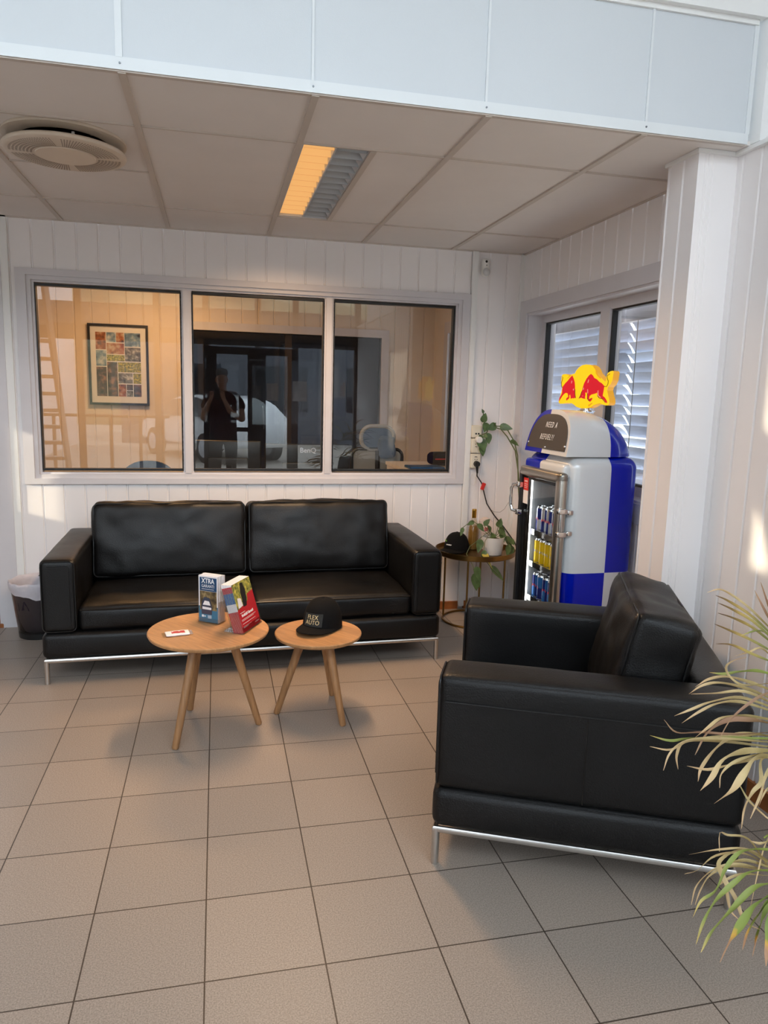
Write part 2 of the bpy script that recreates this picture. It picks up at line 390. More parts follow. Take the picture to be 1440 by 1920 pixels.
PALM=[('1', 't', 0.005, [(1.968, -2.082, 0.931), (1.917, -2.066, 0.98), (1.872, -2.053, 1.014), (1.836, -2.046, 1.031), (1.804, -2.043, 1.024)]),
('1', 'm', 0.006, [(1.977, -2.073, 0.917), (1.919, -2.058, 0.967), (1.861, -2.047, 1.002), (1.827, -2.044, 1.016)]),
('1', 'm', 0.006, [(1.958, -2.096, 0.916), (1.897, -2.093, 0.964), (1.836, -2.093, 0.996), (1.791, -2.099, 1.015)]),
('1', 'm', 0.006, [(2.008, -2.042, 0.884), (1.932, -2.055, 0.934), (1.862, -2.072, 0.966), (1.799, -2.093, 0.988)]),
('1', 'm', 0.006, [(1.999, -2.055, 0.868), (1.937, -2.046, 0.9), (1.876, -2.039, 0.926), (1.837, -2.038, 0.942)]),
('1', 'm', 0.006, [(1.985, -2.074, 0.849), (1.927, -2.07, 0.872), (1.869, -2.066, 0.897), (1.822, -2.068, 0.903)]),
('1', 'd', 0.005, [(1.964, -2.083, 0.947), (1.935, -2.077, 0.993), (1.911, -2.072, 1.033)]),
('1', 'd', 0.005, [(1.967, -2.077, 0.966), (1.905, -2.121, 1.022), (1.844, -2.165, 1.08)]),
('1', 'g', 0.004, [(1.998, -2.042, 0.911), (1.923, -2.08, 0.935), (1.844, -2.12, 0.939)]),
('1', 't', 0.004, [(2.001, -2.055, 0.852), (1.965, -2.052, 0.879), (1.929, -2.054, 0.871), (1.888, -2.055, 0.863)]),
('2', 'g', 0.007, [(1.912, -2.158, 0.855), (1.859, -2.166, 0.871), (1.807, -2.176, 0.876), (1.756, -2.187, 0.878), (1.71, -2.197, 0.888)]),
('2', 't', 0.007, [(1.937, -2.137, 0.804), (1.868, -2.147, 0.833), (1.792, -2.157, 0.857), (1.731, -2.173, 0.862), (1.68, -2.194, 0.855)]),
('2', 't', 0.007, [(1.945, -2.131, 0.78), (1.886, -2.116, 0.804), (1.822, -2.102, 0.818), (1.777, -2.096, 0.813), (1.742, -2.094, 0.792)]),
('2', 't', 0.006, [(1.929, -2.15, 0.779), (1.841, -2.156, 0.818), (1.755, -2.167, 0.824), (1.681, -2.181, 0.833)]),
('2', 't', 0.007, [(1.923, -2.158, 0.773), (1.844, -2.142, 0.797), (1.774, -2.134, 0.788), (1.723, -2.131, 0.771), (1.682, -2.13, 0.758)]),
('2', 't', 0.007, [(1.921, -2.161, 0.765), (1.844, -2.143, 0.787), (1.79, -2.135, 0.783), (1.746, -2.131, 0.764), (1.704, -2.129, 0.738)]),
('2', 't', 0.008, [(1.948, -2.135, 0.73), (1.86, -2.143, 0.751), (1.788, -2.156, 0.757), (1.735, -2.177, 0.746), (1.686, -2.199, 0.736)]),
('2', 'd', 0.011, [(1.925, -2.161, 0.734), (1.871, -2.157, 0.746), (1.807, -2.153, 0.749), (1.754, -2.156, 0.724), (1.719, -2.166, 0.677)]),
('2', 't', 0.011, [(1.946, -2.143, 0.692), (1.887, -2.144, 0.703), (1.829, -2.147, 0.704), (1.78, -2.156, 0.682), (1.737, -2.169, 0.646), (1.719, -2.185, 0.622)]),
('2', 'd', 0.005, [(1.945, -2.143, 0.703), (1.838, -2.148, 0.709), (1.739, -2.154, 0.725), (1.666, -2.165, 0.736), (1.621, -2.179, 0.776)]),
('2', 'g', 0.007, [(1.922, -2.169, 0.702), (1.819, -2.159, 0.706), (1.716, -2.15, 0.71), (1.661, -2.152, 0.71), (1.608, -2.152, 0.727)]),
('2', 't', 0.006, [(1.928, -2.164, 0.694), (1.814, -2.151, 0.707), (1.72, -2.146, 0.702), (1.665, -2.151, 0.687), (1.61, -2.152, 0.7)]),
('2', 't', 0.006, [(1.902, -2.193, 0.705), (1.779, -2.174, 0.716), (1.694, -2.165, 0.714), (1.651, -2.17, 0.69), (1.629, -2.182, 0.656)]),
('2', 't', 0.007, [(1.931, -2.151, 0.671), (1.806, -2.122, 0.683), (1.734, -2.107, 0.677), (1.714, -2.109, 0.648), (1.716, -2.116, 0.615)]),
('3', 't', 0.014, [(1.835, -2.266, 0.728), (1.759, -2.27, 0.736), (1.701, -2.28, 0.728), (1.66, -2.299, 0.7), (1.623, -2.315, 0.683)]),
('3', 't', 0.016, [(1.849, -2.254, 0.706), (1.8, -2.26, 0.714), (1.76, -2.275, 0.687), (1.721, -2.29, 0.661), (1.671, -2.301, 0.641)]),
('3', 't', 0.007, [(1.86, -2.241, 0.703), (1.807, -2.242, 0.698), (1.746, -2.241, 0.689), (1.694, -2.243, 0.685), (1.643, -2.241, 0.697)]),
('3', 't', 0.009, [(1.892, -2.207, 0.688), (1.86, -2.208, 0.671), (1.856, -2.22, 0.628), (1.833, -2.224, 0.607), (1.811, -2.23, 0.573), (1.8, -2.24, 0.53)]),
('3', 't', 0.008, [(1.857, -2.247, 0.692), (1.832, -2.256, 0.66), (1.816, -2.267, 0.629), (1.786, -2.278, 0.58)]),
('3', 't', 0.004, [(1.797, -2.225, 0.626), (1.806, -2.245, 0.602), (1.823, -2.265, 0.583), (1.84, -2.285, 0.568)]),
('3', 't', 0.006, [(1.853, -2.258, 0.644), (1.797, -2.298, 0.653), (1.744, -2.341, 0.647)]),
('3', 't', 0.004, [(1.853, -2.225, 0.866), (1.78, -2.224, 0.865), (1.739, -2.227, 0.888), (1.72, -2.235, 0.915), (1.726, -2.249, 0.934), (1.741, -2.267, 0.947)]),
('3', 'd', 0.006, [(1.887, -2.19, 0.83), (1.843, -2.188, 0.812), (1.789, -2.187, 0.771), (1.758, -2.192, 0.727)]),
('3', 't', 0.006, [(1.814, -2.261, 0.722), (1.75, -2.259, 0.708), (1.712, -2.265, 0.686), (1.7, -2.278, 0.661)]),
('4', 'g', 0.009, [(1.787, -2.349, 0.553), (1.735, -2.35, 0.561), (1.696, -2.356, 0.56), (1.661, -2.366, 0.539), (1.631, -2.38, 0.503), (1.593, -2.388, 0.491), (1.567, -2.401, 0.468)]),
('4', 'g', 0.01, [(1.755, -2.388, 0.537), (1.704, -2.385, 0.538), (1.661, -2.388, 0.518), (1.622, -2.393, 0.491), (1.592, -2.402, 0.456), (1.571, -2.413, 0.418)]),
('4', 'g', 0.012, [(1.751, -2.395, 0.515), (1.699, -2.401, 0.513), (1.648, -2.41, 0.482), (1.597, -2.421, 0.448), (1.566, -2.435, 0.419)]),
('4', 'b', 0.017, [(1.743, -2.407, 0.502), (1.693, -2.422, 0.497), (1.648, -2.44, 0.477), (1.608, -2.459, 0.459), (1.572, -2.48, 0.434)]),
('4', 'b', 0.015, [(1.794, -2.357, 0.448), (1.736, -2.389, 0.452), (1.679, -2.424, 0.442), (1.636, -2.461, 0.434)]),
('4', 'b', 0.014, [(1.784, -2.367, 0.453), (1.73, -2.402, 0.449), (1.686, -2.439, 0.44), (1.645, -2.478, 0.433)]),
('4', 'b', 0.014, [(1.746, -2.413, 0.479), (1.723, -2.427, 0.447), (1.709, -2.442, 0.421), (1.697, -2.459, 0.387)]),
('5', 't', 0.004, [(1.849, -2.279, 0.454), (1.786, -2.28, 0.532), (1.723, -2.29, 0.556), (1.688, -2.307, 0.576), (1.669, -2.334, 0.553)]),
('5', 't', 0.004, [(1.825, -2.314, 0.491), (1.742, -2.331, 0.547), (1.653, -2.352, 0.572), (1.564, -2.375, 0.587)]),
('5', 't', 0.004, [(1.833, -2.301, 0.472), (1.756, -2.306, 0.519), (1.677, -2.315, 0.53), (1.62, -2.334, 0.517), (1.577, -2.352, 0.527)]),
('5', 't', 0.005, [(1.813, -2.323, 0.479), (1.744, -2.311, 0.499), (1.688, -2.306, 0.493), (1.645, -2.308, 0.462), (1.628, -2.317, 0.423)]),
('5', 't', 0.005, [(1.822, -2.314, 0.472), (1.737, -2.297, 0.486), (1.69, -2.293, 0.47), (1.665, -2.297, 0.442), (1.649, -2.303, 0.41)]),
('5', 't', 0.009, [(1.819, -2.315, 0.493), (1.747, -2.314, 0.535), (1.683, -2.324, 0.526), (1.669, -2.347, 0.511), (1.682, -2.379, 0.476), (1.683, -2.407, 0.447), (1.698, -2.434, 0.447)]),
('5', 't', 0.007, [(1.816, -2.319, 0.486), (1.76, -2.304, 0.502), (1.716, -2.297, 0.484), (1.72, -2.304, 0.449), (1.728, -2.315, 0.397), (1.745, -2.322, 0.376)]),
('5', 't', 0.005, [(1.804, -2.328, 0.561), (1.769, -2.333, 0.559), (1.74, -2.336, 0.57)]),
('5', 't', 0.005, [(1.842, -2.294, 0.446), (1.764, -2.292, 0.459), (1.709, -2.298, 0.447), (1.685, -2.312, 0.436)])]
WORLD, SUN, LAMP, OFFICE, EXPO = 7.3, 4.6, 31.0, 24.0, 0.0
# ------------------------------------------------------------------ setting
H = 2.425; WY = 1.202; WX = 2.673; FX = 2.62; LX = -3.0; FY = -4.4; TOPZ = 4.5
GP = .1218; G0 = -.3744
def panel_x(mb, x0, x1, z0, z1, y, face=-1, pitch=GP, ph=G0, d=.007, w=.007):
    """grooved boards on a wall y=const"""
    xs = [(x0, 0)]
    k = math.ceil((x0-ph+w)/pitch)
    while ph+k*pitch < x1-w:
        g = ph+k*pitch; xs += [(g-w, 0), (g-w*.35, d), (g+w*.35, d), (g+w, 0)]; k += 1
    xs.append((x1, 0))
    for (a, da), (b, db) in zip(xs[:-1], xs[1:]):
        mb.face([(a, y-face*da, z0), (b, y-face*db, z0), (b, y-face*db, z1), (a, y-face*da, z1)])
def panel_y(mb, y0, y1, z0, z1, x, face=-1, pitch=GP, ph=0, d=.007, w=.007):
    xs = [(y0, 0)]
    k = math.ceil((y0-ph+w)/pitch)
    while ph+k*pitch < y1-w:
        g = ph+k*pitch; xs += [(g-w, 0), (g-w*.35, d), (g+w*.35, d), (g+w, 0)]; k += 1
    xs.append((y1, 0))
    for (a, da), (b, db) in zip(xs[:-1], xs[1:]):
        mb.face([(x-face*da, a, z0), (x-face*db, b, z0), (x-face*db, b, z1), (x-face*da, a, z1)])
# floor
m = MB(); m.box(LX-.1, 3.3, FY-.15, 1.36, -.1, 0); struct(m.build('floor', FLOORMAT))
# back wall with the big interior window and the doorway
WIN = (-.40, 2.235, .935, 2.095)     # opening of interior window
DO = (-1.5, -.63, 2.09)              # doorway
m = MB()
panel_x(m, DO[1], WIN[0], .055, H, WY); panel_x(m, WIN[1], WX, .055, H, WY)
panel_x(m, WIN[0], WIN[1], .055, WIN[2], WY); panel_x(m, WIN[0], WIN[1], WIN[3], H, WY)
panel_x(m, LX, DO[0], .055, H, WY); panel_x(m, DO[0], DO[1], DO[2], H, WY)
for x0, x1, z0, z1 in ((LX, DO[0], 0, H+.3), (DO[0], DO[1], DO[2], H+.3), (DO[1], WIN[0], 0, H+.3), (WIN[1], WX+.2, 0, H+.3), (WIN[0], WIN[1], 0, WIN[2]), (WIN[0], WIN[1], WIN[3], H+.3)):
    m.box(x0, x1, WY+.012, WY+.12, z0, z1)
struct(m.build('wall_back', WHITE_PANEL, smooth=0, recalc=False))
# right wall of the alcove with the side window opening
RW = (-.64, 1.09, .98, 2.03)         # y0,y1,z0,z1 opening
m = MB()
for a, b, z0, z1 in ((-.72, RW[0], 0, H), (RW[1], WY, 0, H), (RW[0], RW[1], 0, RW[2]), (RW[0], RW[1], RW[3], H)):
    panel_y(m, a, b, z0, z1, WX, pitch=.13, ph=.03); m.box(WX+.012, WX+.2, a, b, z0, z1+(.3 if z1 == H else 0))
struct(m.build('wall_right', WHITE_PANEL, smooth=0, recalc=False))
# pilaster between alcove and entrance, then the front part of the right wall
m = MB()
panel_y(m, -.915, -.725, 0, H, 2.45, pitch=.095, ph=-.832)
m.face([(2.45, -.725, 0), (WX+.2, -.725, 0), (WX+.2, -.725, H), (2.45, -.725, H)])
xs = [(2.45, -.92), (2.478, -.92), (2.481, -.9165), (2.484, -.92), (2.490, -.92), (2.493, -.9165), (2.496, -.92), (2.512, -.92), (2.515, -.9165), (2.518, -.92), (FX+.05, -.92)]
for (a, ya), (b, yb) in zip(xs[:-1], xs[1:]): m.face([(a, ya, 0), (b, yb, 0), (b, yb, H), (a, ya, H)])
m.face([(2.45, -.915, 0), (2.45, -.92, 0), (2.45, -.92, H), (2.45, -.915, H)])
struct(m.build('wall_pilaster', WHITE_PANEL, smooth=0, recalc=False))
m = MB()
panel_y(m, FY, -.92, 0, H, FX, pitch=.1, ph=-1.055, w=.007)
m.box(FX+.012, FX+.2, FY, -.9, 0, H+.02)
m.box(2.75, 2.9, FY, -1.02, H+.02, TOPZ)
struct(m.build('wall_right_front', WHITE_PANEL, smooth=0, recalc=False))
m = MB(); m.box(2.606, 2.95, -1.048, -.9, H+.004, TOPZ); struct(m.build('trim_1', WHITE_TRIM, smooth=0))
m = MB(); m.box(2.44, FX, -.93, -.715, H-.016, H-.001); m.box(FX-.02, FX+.01, FY, -.93, H-.016, H-.001); struct(m.build('trim_2', WHITE_TRIM, smooth=0))
# bulkhead above the alcove front, boards, cover strips, ledges
m = MB()
m.box(LX, 2.584, -1.005, -.90, H+.006, TOPZ)
struct(m.build('wall_bulkhead', BULK_PANEL, smooth=0))
m = MB()
for i, x in enumerate((-1.43, -.83, -.23, .381, .969, 1.558, 2.163)):
    w = .010 if x < .5 else .004
    m.box(x-w, x+w, -1.0105, -1.004, H+.035, 2.83)
m.box(LX, 2.586, -1.010, -1.004, H, H+.036)
m.box(2.572, 2.590, -1.009, -1.0, H+.036, 2.83)
struct(m.build('trim_3', BULK_TRIM, smooth=0))
m = MB()
m.box(LX, 2.584, -1.014, -1.0, 2.828, 2.846); m.box(LX, 2.60, -1.035, -1.0, 2.846, 2.93)
struct(m.build('trim_4', WHITE_TRIM, smooth=0))
m = MB()
for x in (-.23, .381, .969, 1.558, 2.163): m.cyl((x+.002, -1.0125, H+.018), (x+.002, -1.0095, H+.018), .0032, n=10)
struct(m.build('trim_5', SCREWDOT, smooth=0))
# suspended ceiling
LUM = (.995, 1.262, -.515, .672)
m = MB(); 
def ceil_rect(x0, x1, y0, y1): m.box(x0, x1, y0, y1, H, H+.015)
ceil_rect(LX, LUM[0], -1.0, WY); ceil_rect(LUM[1], WX, -1.0, WY); ceil_rect(LUM[0], LUM[1], -1.0, LUM[2]); ceil_rect(LUM[0], LUM[1], LUM[3], WY)
bw = .012
for x in (-2.59, -1.99, -1.393, -.80, -.207, .387, .98, 1.573, 2.166): m.box(x-bw, x+bw, -1.0, WY, H-.007, H+.001, 1)
for y in (-.533, .685): m.box(LX, WX, y-.005, y+.005, H-.0065, H+.001, 1)
m.box(-.207, .387, .055, .062, H-.0065, H+.001, 1)
m.box(1.262, 1.286, LUM[2], LUM[3], H-.007, H+.001, 1)
m.box(LX, WX, WY-.012, WY, H-.008, H+.001, 1); m.box(WX-.012, WX, -.72, WY, H-.008, H+.001, 1); m.box(LX, 2.58, -1.004, -.985, H-.004, H+.001, 1)
struct(m.build('ceiling', [CEIL_TILE, CEIL_BAR], smooth=0))
# high lobby ceiling, left wall with two openings added for sun patches, glazed front
m = MB(); m.box(LX-.1, 3.0, FY-.15, -.9, TOPZ, TOPZ+.1); struct(m.build('ceiling_lobby', WHITE_TRIM, smooth=0))
m = MB()
SA = (.26, .36, 1.50, 2.02); SB = (-4.25, -3.09, 2.62, 3.72)  # unseen gaps, made up and sized to throw the sun patches
def lw(y0, y1, z0, z1): m.box(LX-.1, LX, y0, y1, z0, z1)
lw(FY, SB[0], 0, TOPZ); lw(SB[0], SB[1], 0, SB[2]); lw(SB[0], SB[1], 3.02, 3.10); lw(SB[0], SB[1], SB[3], TOPZ)
lw(SB[1], SA[0], 0, TOPZ); lw(SA[0], SA[1], 0, SA[2]); lw(SA[0], SA[1], SA[3], TOPZ); lw(SA[1], 5.2, 0, TOPZ)
lw(-15, FY, 0, 7.2)  # added outer run of wall, unseen, keeps the sun off the glazed front
struct(m.build('wall_left', WHITE_PANEL, smooth=0))
# glazed front: posts, rails and entrance door
m = MB()
px = [LX, -2.05, -1.1, -.12, .52, 1.22, 1.74, FX]
for x in px: m.box(x-.04, x+.04, FY-.09, FY, 0, TOPZ)
for z0, z1 in ((0, .12), (2.1, 2.3), (TOPZ-.1, TOPZ)): m.box(LX, FX, FY-.08, FY-.006, z0, z1)
m.box(LX, FX, FY-.07, FY-.01, 2.3, 2.58, 1)
struct(m.build('wall_front', [DARKBROWN, CORRUG], smooth=0))
m = MB()
for a, b in zip(px[:-1], px[1:]):
    m.face([(a+.04, FY-.04, .12), (b-.04, FY-.04, .12), (b-.04, FY-.04, 2.1), (a+.04, FY-.04, 2.1)])
    m.face([(a+.04, FY-.04, 2.58), (b-.04, FY-.04, 2.58), (b-.04, FY-.04, 4.4), (a+.04, FY-.04, 4.4)])
struct(m.build('window_3', PANE1, smooth=0))
m = MB()
for x0, x1 in ((.56, .66), (1.08, 1.18), (1.26, 1.33), (1.63, 1.70)): m.box(x0, x1, FY-.06, FY-.01, .05, 2.08)
m.box(.66, 1.08, FY-.06, FY-.014, .052, .3); m.box(1.33, 1.63, FY-.06, FY-.014, .052, .3); m.box(.66, 1.08, FY-.06, FY-.014, 1.98, 2.078); m.box(1.33, 1.63, FY-.06, FY-.014, 1.98, 2.078); m.box(.66, 1.08, FY-.05, FY-.02, .92, .98)
d2 = struct(m.build('door_2', DARKBROWN, smooth=0))
m = MB(); m.tube([(1.29, FY-.01, .95), (1.29, FY+.05, .97), (1.29, FY+.06, 1.0), (1.29, FY+.06, 1.25), (1.29, FY+.05, 1.28), (1.29, FY-.01, 1.3)], .012); m.build('handle', CHROME, d2)
for i, (x, z) in enumerate(((1.42, 1.48), (1.80, 1.50))):
    m = MB(); m.box(x-.1, x+.1, FY+.0003, FY+.004, z-.14, z+.14) if i else m.box(x-.08, x+.08, FY-.036, FY-.032, z-.12, z+.12)
    tag(m.build('notice_sheet', PAPER, smooth=0), ['small white notice sheet on the glass of the entrance door', 'white notice sheet on the post beside the entrance door'][i], 'notice')

# ---- interior window
def root(name, loc=(0, 0, 0), rz=0):
    o = bpy.data.objects.new(name, None); COL.objects.link(o); o.location = loc; o.rotation_euler = (0, 0, rz); o.empty_display_size = .05; return o
w1 = struct(root('window_1'))
m = MB()
cx0, cx1, cz0, cz1 = -.468, 2.302, .888, 2.145; cy = WY-.016
x0, x1, z0, z1 = WIN
def ring(m, a, b, c, d, e, f, g, h, y0, y1):
    """frame between outer (a,b,c,d) and inner (e,f,g,h) x0,x1,z0,z1"""
    m.box(a, b, y0, y1, h, d); m.box(a, b, y0, y1, c, g); m.box(a, e, y0, y1, g, h); m.box(f, b, y0, y1, g, h)
ring(m, cx0, cx1, cz0, cz1, x0-.012, x1+.012, z0-.012, z1+.012, cy, WY+.01); m.build('casing', GREY_FRAME, w1, smooth=0)
m = MB(); ring(m, x0-.012, x1+.012, z0-.012, z1+.012, x0+.012, x1-.012, z0+.012, z1-.012, WY-.004, WY+.13)
ring(m, x0+.012, x1-.012, z0+.012, z1-.012, x0+.026, x1-.026, z0+.024, z1-.024, WY+.012, WY+.11); 
m.build('frame', GREY_FRAME, w1, smooth=0)
panes = ((-.372, .449), (.517, 1.331), (1.397, 2.2)); zz = (.977, 2.057)
for a, b in ((.449, .517), (1.331, 1.397)):
    m = MB(); m.box(a, b, WY+.018, WY+.10, z0+.02, z1-.02); m.box(a+.014, b-.014, WY+.004, WY+.03, z0+.02, z1-.02); m.build('mullion', GREY_FRAME, w1, smooth=0)
for a, b in panes:
    m = MB(); m.box(a-.004, b+.004, WY+.018, WY+.06, zz[1]-.004, zz[1]+.01); m.box(a-.004, b+.004, WY+.018, WY+.06, zz[0]-.01, zz[0]+.004)
    m.box(a-.004, a+.005, WY+.018, WY+.06, zz[0], zz[1]); m.box(b-.005, b+.004, WY+.018, WY+.06, zz[0], zz[1]); m.build('glazing_seal', BLACKP, w1, smooth=0)
    m = MB(); m.face([(a, WY+.04, zz[0]), (b, WY+.04, zz[0]), (b, WY+.04, zz[1]), (a, WY+.04, zz[1])]); m.build('pane', PANE, w1, smooth=0)

# ---- side window
w2 = struct(root('window_2'))
ya, yb, za, zb = RW
m = MB()
def ringy(m, a, b, c, d, e, f, g, h, x0, x1):
    m.box(x0, x1, a, b, h, d); m.box(x0, x1, a, b, c, g); m.box(x0, x1, a, e, g, h); m.box(x0, x1, f, b, g, h)
ringy(m, ya-.05, yb+.10, za-.1, zb+.085, ya, yb, za, zb, WX-.018, WX+.01); m.build('casing', GREY_FRAME, w2, smooth=0)
m = MB(); ringy(m, ya-.01, yb+.01, za-.01, zb+.01, ya+.012, yb-.012, za+.012, zb-.012, WX-.005, WX+.17); m.build('jamb', GREY_FRAME, w2, smooth=0)
m = MB(); ringy(m, ya+.012, yb-.012, za+.012, zb-.012, ya+.06, yb-.06, za+.06, zb-.06, WX+.09, WX+.16)
m.box(WX+.085, WX+.16, .20, .30, za+.05, zb-.05); m.build('frame', GREY_FRAME, w2, smooth=0)
for a, b in ((ya+.06, .20), (.30, yb-.06)):
    m = MB(); ringy(m, a-.003, b+.003, za+.057, zb-.057, a+.012, b-.012, za+.07, zb-.07, WX+.10, WX+.13); m.build('glazing_seal', BLACKP, w2, smooth=0)
    m = MB(); m.face([(WX+.12, a, za+.06), (WX+.12, b, za+.06), (WX+.12, b, zb-.06), (WX+.12, a, zb-.06)]); m.build('pane', PANE, w2, smooth=0)
def blind(a, b, lab, top, h):
    bl = thing('venetian_blind', lab, 'blind', (WX+.26, (a+b)/2, top))
    hw = (b-a)/2
    m = MB(); z = -.14
    while z > -h-.05:
        ang = R(54)+random.uniform(-.07, .05)-(.22 if random.random() < .12 else 0); dx, dz = .040*math.cos(ang), .040*math.sin(ang)
        sag = random.uniform(-.006, .006)
        P = [(-dx, dz), (-dx*.3, dz*.3+.006), (dx*.3, -dz*.3+.006), (dx, -dz)]
        for (xa, zc), (xb, zd) in zip(P[:-1], P[1:]):
            m.face([(xa, -hw, z+zc-sag), (xb, -hw, z+zd-sag), (xb, hw, z+zd+sag), (xa, hw, z+zc+sag)])
        z -= .058
    m.build('slats', SLAT, bl)
    m = MB(); m.box(-.05, .05, -hw, hw, -.12, -.02); m.build('head_box', GREY_FRAME, bl, smooth=0)
    for yy in (-hw*.72, hw*.72):
        m = MB(); m.cyl((-.046, yy, -h), (-.046, yy, -.1), .0022, n=6); m.build('cord', GREYPRINT, bl)
blind(-.60, .24, 'grey venetian blind outside the side window, nearer half', zb, zb-za)
blind(.26, 1.36, 'grey venetian blind outside the side window, half next to the corner', zb, zb-za)
blind(1.60, 3.10, 'grey venetian blind added outside the office side window to cut daylight', 2.05, 1.1)  # slats added here to hold daylight out of the office

# ---- doorway left: casing and the dim passage behind
d1 = struct(root('door_1'))
m = MB(); m.box(DO[1]-.005, -.54, WY-.018, WY+.01, 0, DO[2]+.085); m.box(DO[0]-.09, DO[0], WY-.018, WY+.01, 0, DO[2]+.085); m.box(DO[0], DO[1]-.005, WY-.018, WY+.01, DO[2], DO[2]+.085); m.build('casing', GREY_FRAME, d1, smooth=0)
m = MB(); m.box(DO[1]-.02, DO[1], WY-.01, WY+.14, .02, DO[2]); m.box(DO[0], DO[0]+.02, WY-.01, WY+.14, .02, DO[2]); m.box(DO[0], DO[1], WY-.01, WY+.14, DO[2]-.02, DO[2]); m.build('jamb', GREY_FRAME, d1, smooth=0)
m = MB(); m.box(DO[0], DO[1], WY-.02, WY+.15, .0, .024); m.build('threshold', WOODTRIM, d1, smooth=0)
m = MB(); m.box(DO[1]-.02-.045, DO[1]-.02, WY+.12, WY+.9, .03, 2.07); m.build('leaf', DARKBROWN, d1, smooth=0)
# office and passage shell behind the back wall
OY = 3.25
m = MB(); m.box(LX, 2.9, 1.36, 5.4, -.1, 0); struct(m.build('floor_office', FLOOR2, smooth=0))
m = MB(); m.box(LX, 2.9, 1.3, 5.4, 2.5, 2.6); struct(m.build('ceiling_office', CEIL_TILE, smooth=0))
OW = (.44, 2.16, .15, 2.0)
m = MB()
panel_x(m, -.85, OW[0], 0, 2.5, OY, pitch=.14); panel_x(m, OW[1], WX, 0, 2.5, OY, pitch=.14); panel_x(m, OW[0], OW[1], OW[3], 2.5, OY, pitch=.14)
for a, b, c, d in ((-.95, OW[0], 0, 2.5), (OW[1], 2.9, 0, 2.5), (OW[0], OW[1], OW[3], 2.5), (OW[0], OW[1], 0, OW[2])): m.box(a, b, OY+.012, OY+.1, c, d)
struct(m.build('wall_office_back', OFFICEWALL, smooth=0, recalc=False))
m = MB(); m.box(-.95, -.85, WY+.1, OY+.1, 0, 2.5); struct(m.build('wall_office_left', OFFICEWALL, smooth=0))
m = MB()
O2 = (1.75, 2.78, .95, 2.03)
for a, b, z0_, z1_ in ((WY+.1, O2[0], 0, 2.5), (O2[1], OY+.1, 0, 2.5), (O2[0], O2[1], 0, O2[2]), (O2[0], O2[1], O2[3], 2.5)): m.box(WX, WX+.2, a, b, z0_, z1_)
struct(m.build('wall_office_right', OFFICEWALL, smooth=0))
w4 = struct(root('window_4'))
m = MB(); ringy(m, O2[0]-.1, O2[1]+.1, O2[2]-.1, O2[3]+.1, O2[0], O2[1], O2[2], O2[3], WX-.02, WX+.005); m.build('casing', GREY_FRAME, w4, smooth=0)
m = MB(); ringy(m, O2[0], O2[1], O2[2], O2[3], O2[0]+.06, O2[1]-.06, O2[2]+.06, O2[3]-.06, WX+.08, WX+.15); m.build('frame', GREY_FRAME, w4, smooth=0)
m = MB(); m.face([(WX+.11, O2[0]+.06, O2[2]+.06), (WX+.11, O2[1]-.06, O2[2]+.06), (WX+.11, O2[1]-.06, O2[3]-.06), (WX+.11, O2[0]+.06, O2[3]-.06)]); m.build('pane', PANE1, w4, smooth=0)
w5 = struct(root('window_5'))
m = MB(); ring(m, OW[0]-.07, OW[1]+.07, OW[2]-.07, OW[3]+.07, OW[0], OW[1], OW[2], OW[3], OY-.02, OY+.1); m.build('casing', GREY_FRAME, w5, smooth=0)
m = MB(); m.box(1.27, 1.33, OY+.02, OY+.08, OW[2], OW[3]); m.build('mullion', DARKBROWN, w5, smooth=0)
m = MB(); m.face([(OW[0], OY+.05, OW[2]), (OW[1], OY+.05, OW[2]), (OW[1], OY+.05, OW[3]), (OW[0], OY+.05, OW[3])]); m.build('pane', PANE1, w5, smooth=0)
m = MB(); m.box(-.95, 2.9, 5.2, 5.3, 0, 2.5); m.box(-1.0, -.9, OY+.1, 5.3, 0, 2.5); m.box(2.8, 2.9, OY+.1, 5.3, 0, 2.5); struct(m.build('wall_store', DARKROOM, smooth=0))
# baseboards, cable duct and corner strip
m = MB(); m.box(DO[1]+.085, 2.30, WY-.012, WY+.014, 0, .055); m.box(2.345, WX, WY-.012, WY+.014, 0, .055); struct(m.build('baseboard_back', WOODTRIM, smooth=0))
m = MB(); m.box(WX-.012, WX+.014, -.72, WY-.012, 0, .055); struct(m.build('baseboard_right', WOODTRIM, smooth=0))
m = MB(); m.box(FX-.012, FX+.014, FY, -.93, 0, .07); struct(m.build('baseboard_right_front', WOODTRIM, smooth=0))
m = MB(); m.box(2.303, 2.343, WY-.018, WY+.005, .02, H-.008); m.box(2.309, 2.337, WY-.021, WY-.018, .02, H-.01); struct(m.build('trim_6', WHITE_TRIM, smooth=0))
m = MB(); m.box(WX-.03, WX, WY-.012, WY+.012, .055, H); m.box(WX-.012, WX+.01, WY-.03, WY, .055, .98); struct(m.build('trim_7', WHITE_TRIM, smooth=0))
m = MB(); m.box(-.54, -.50, WY-.012, WY+.012, .03, H); struct(m.build('trim_8', WHITE_TRIM, smooth=0))
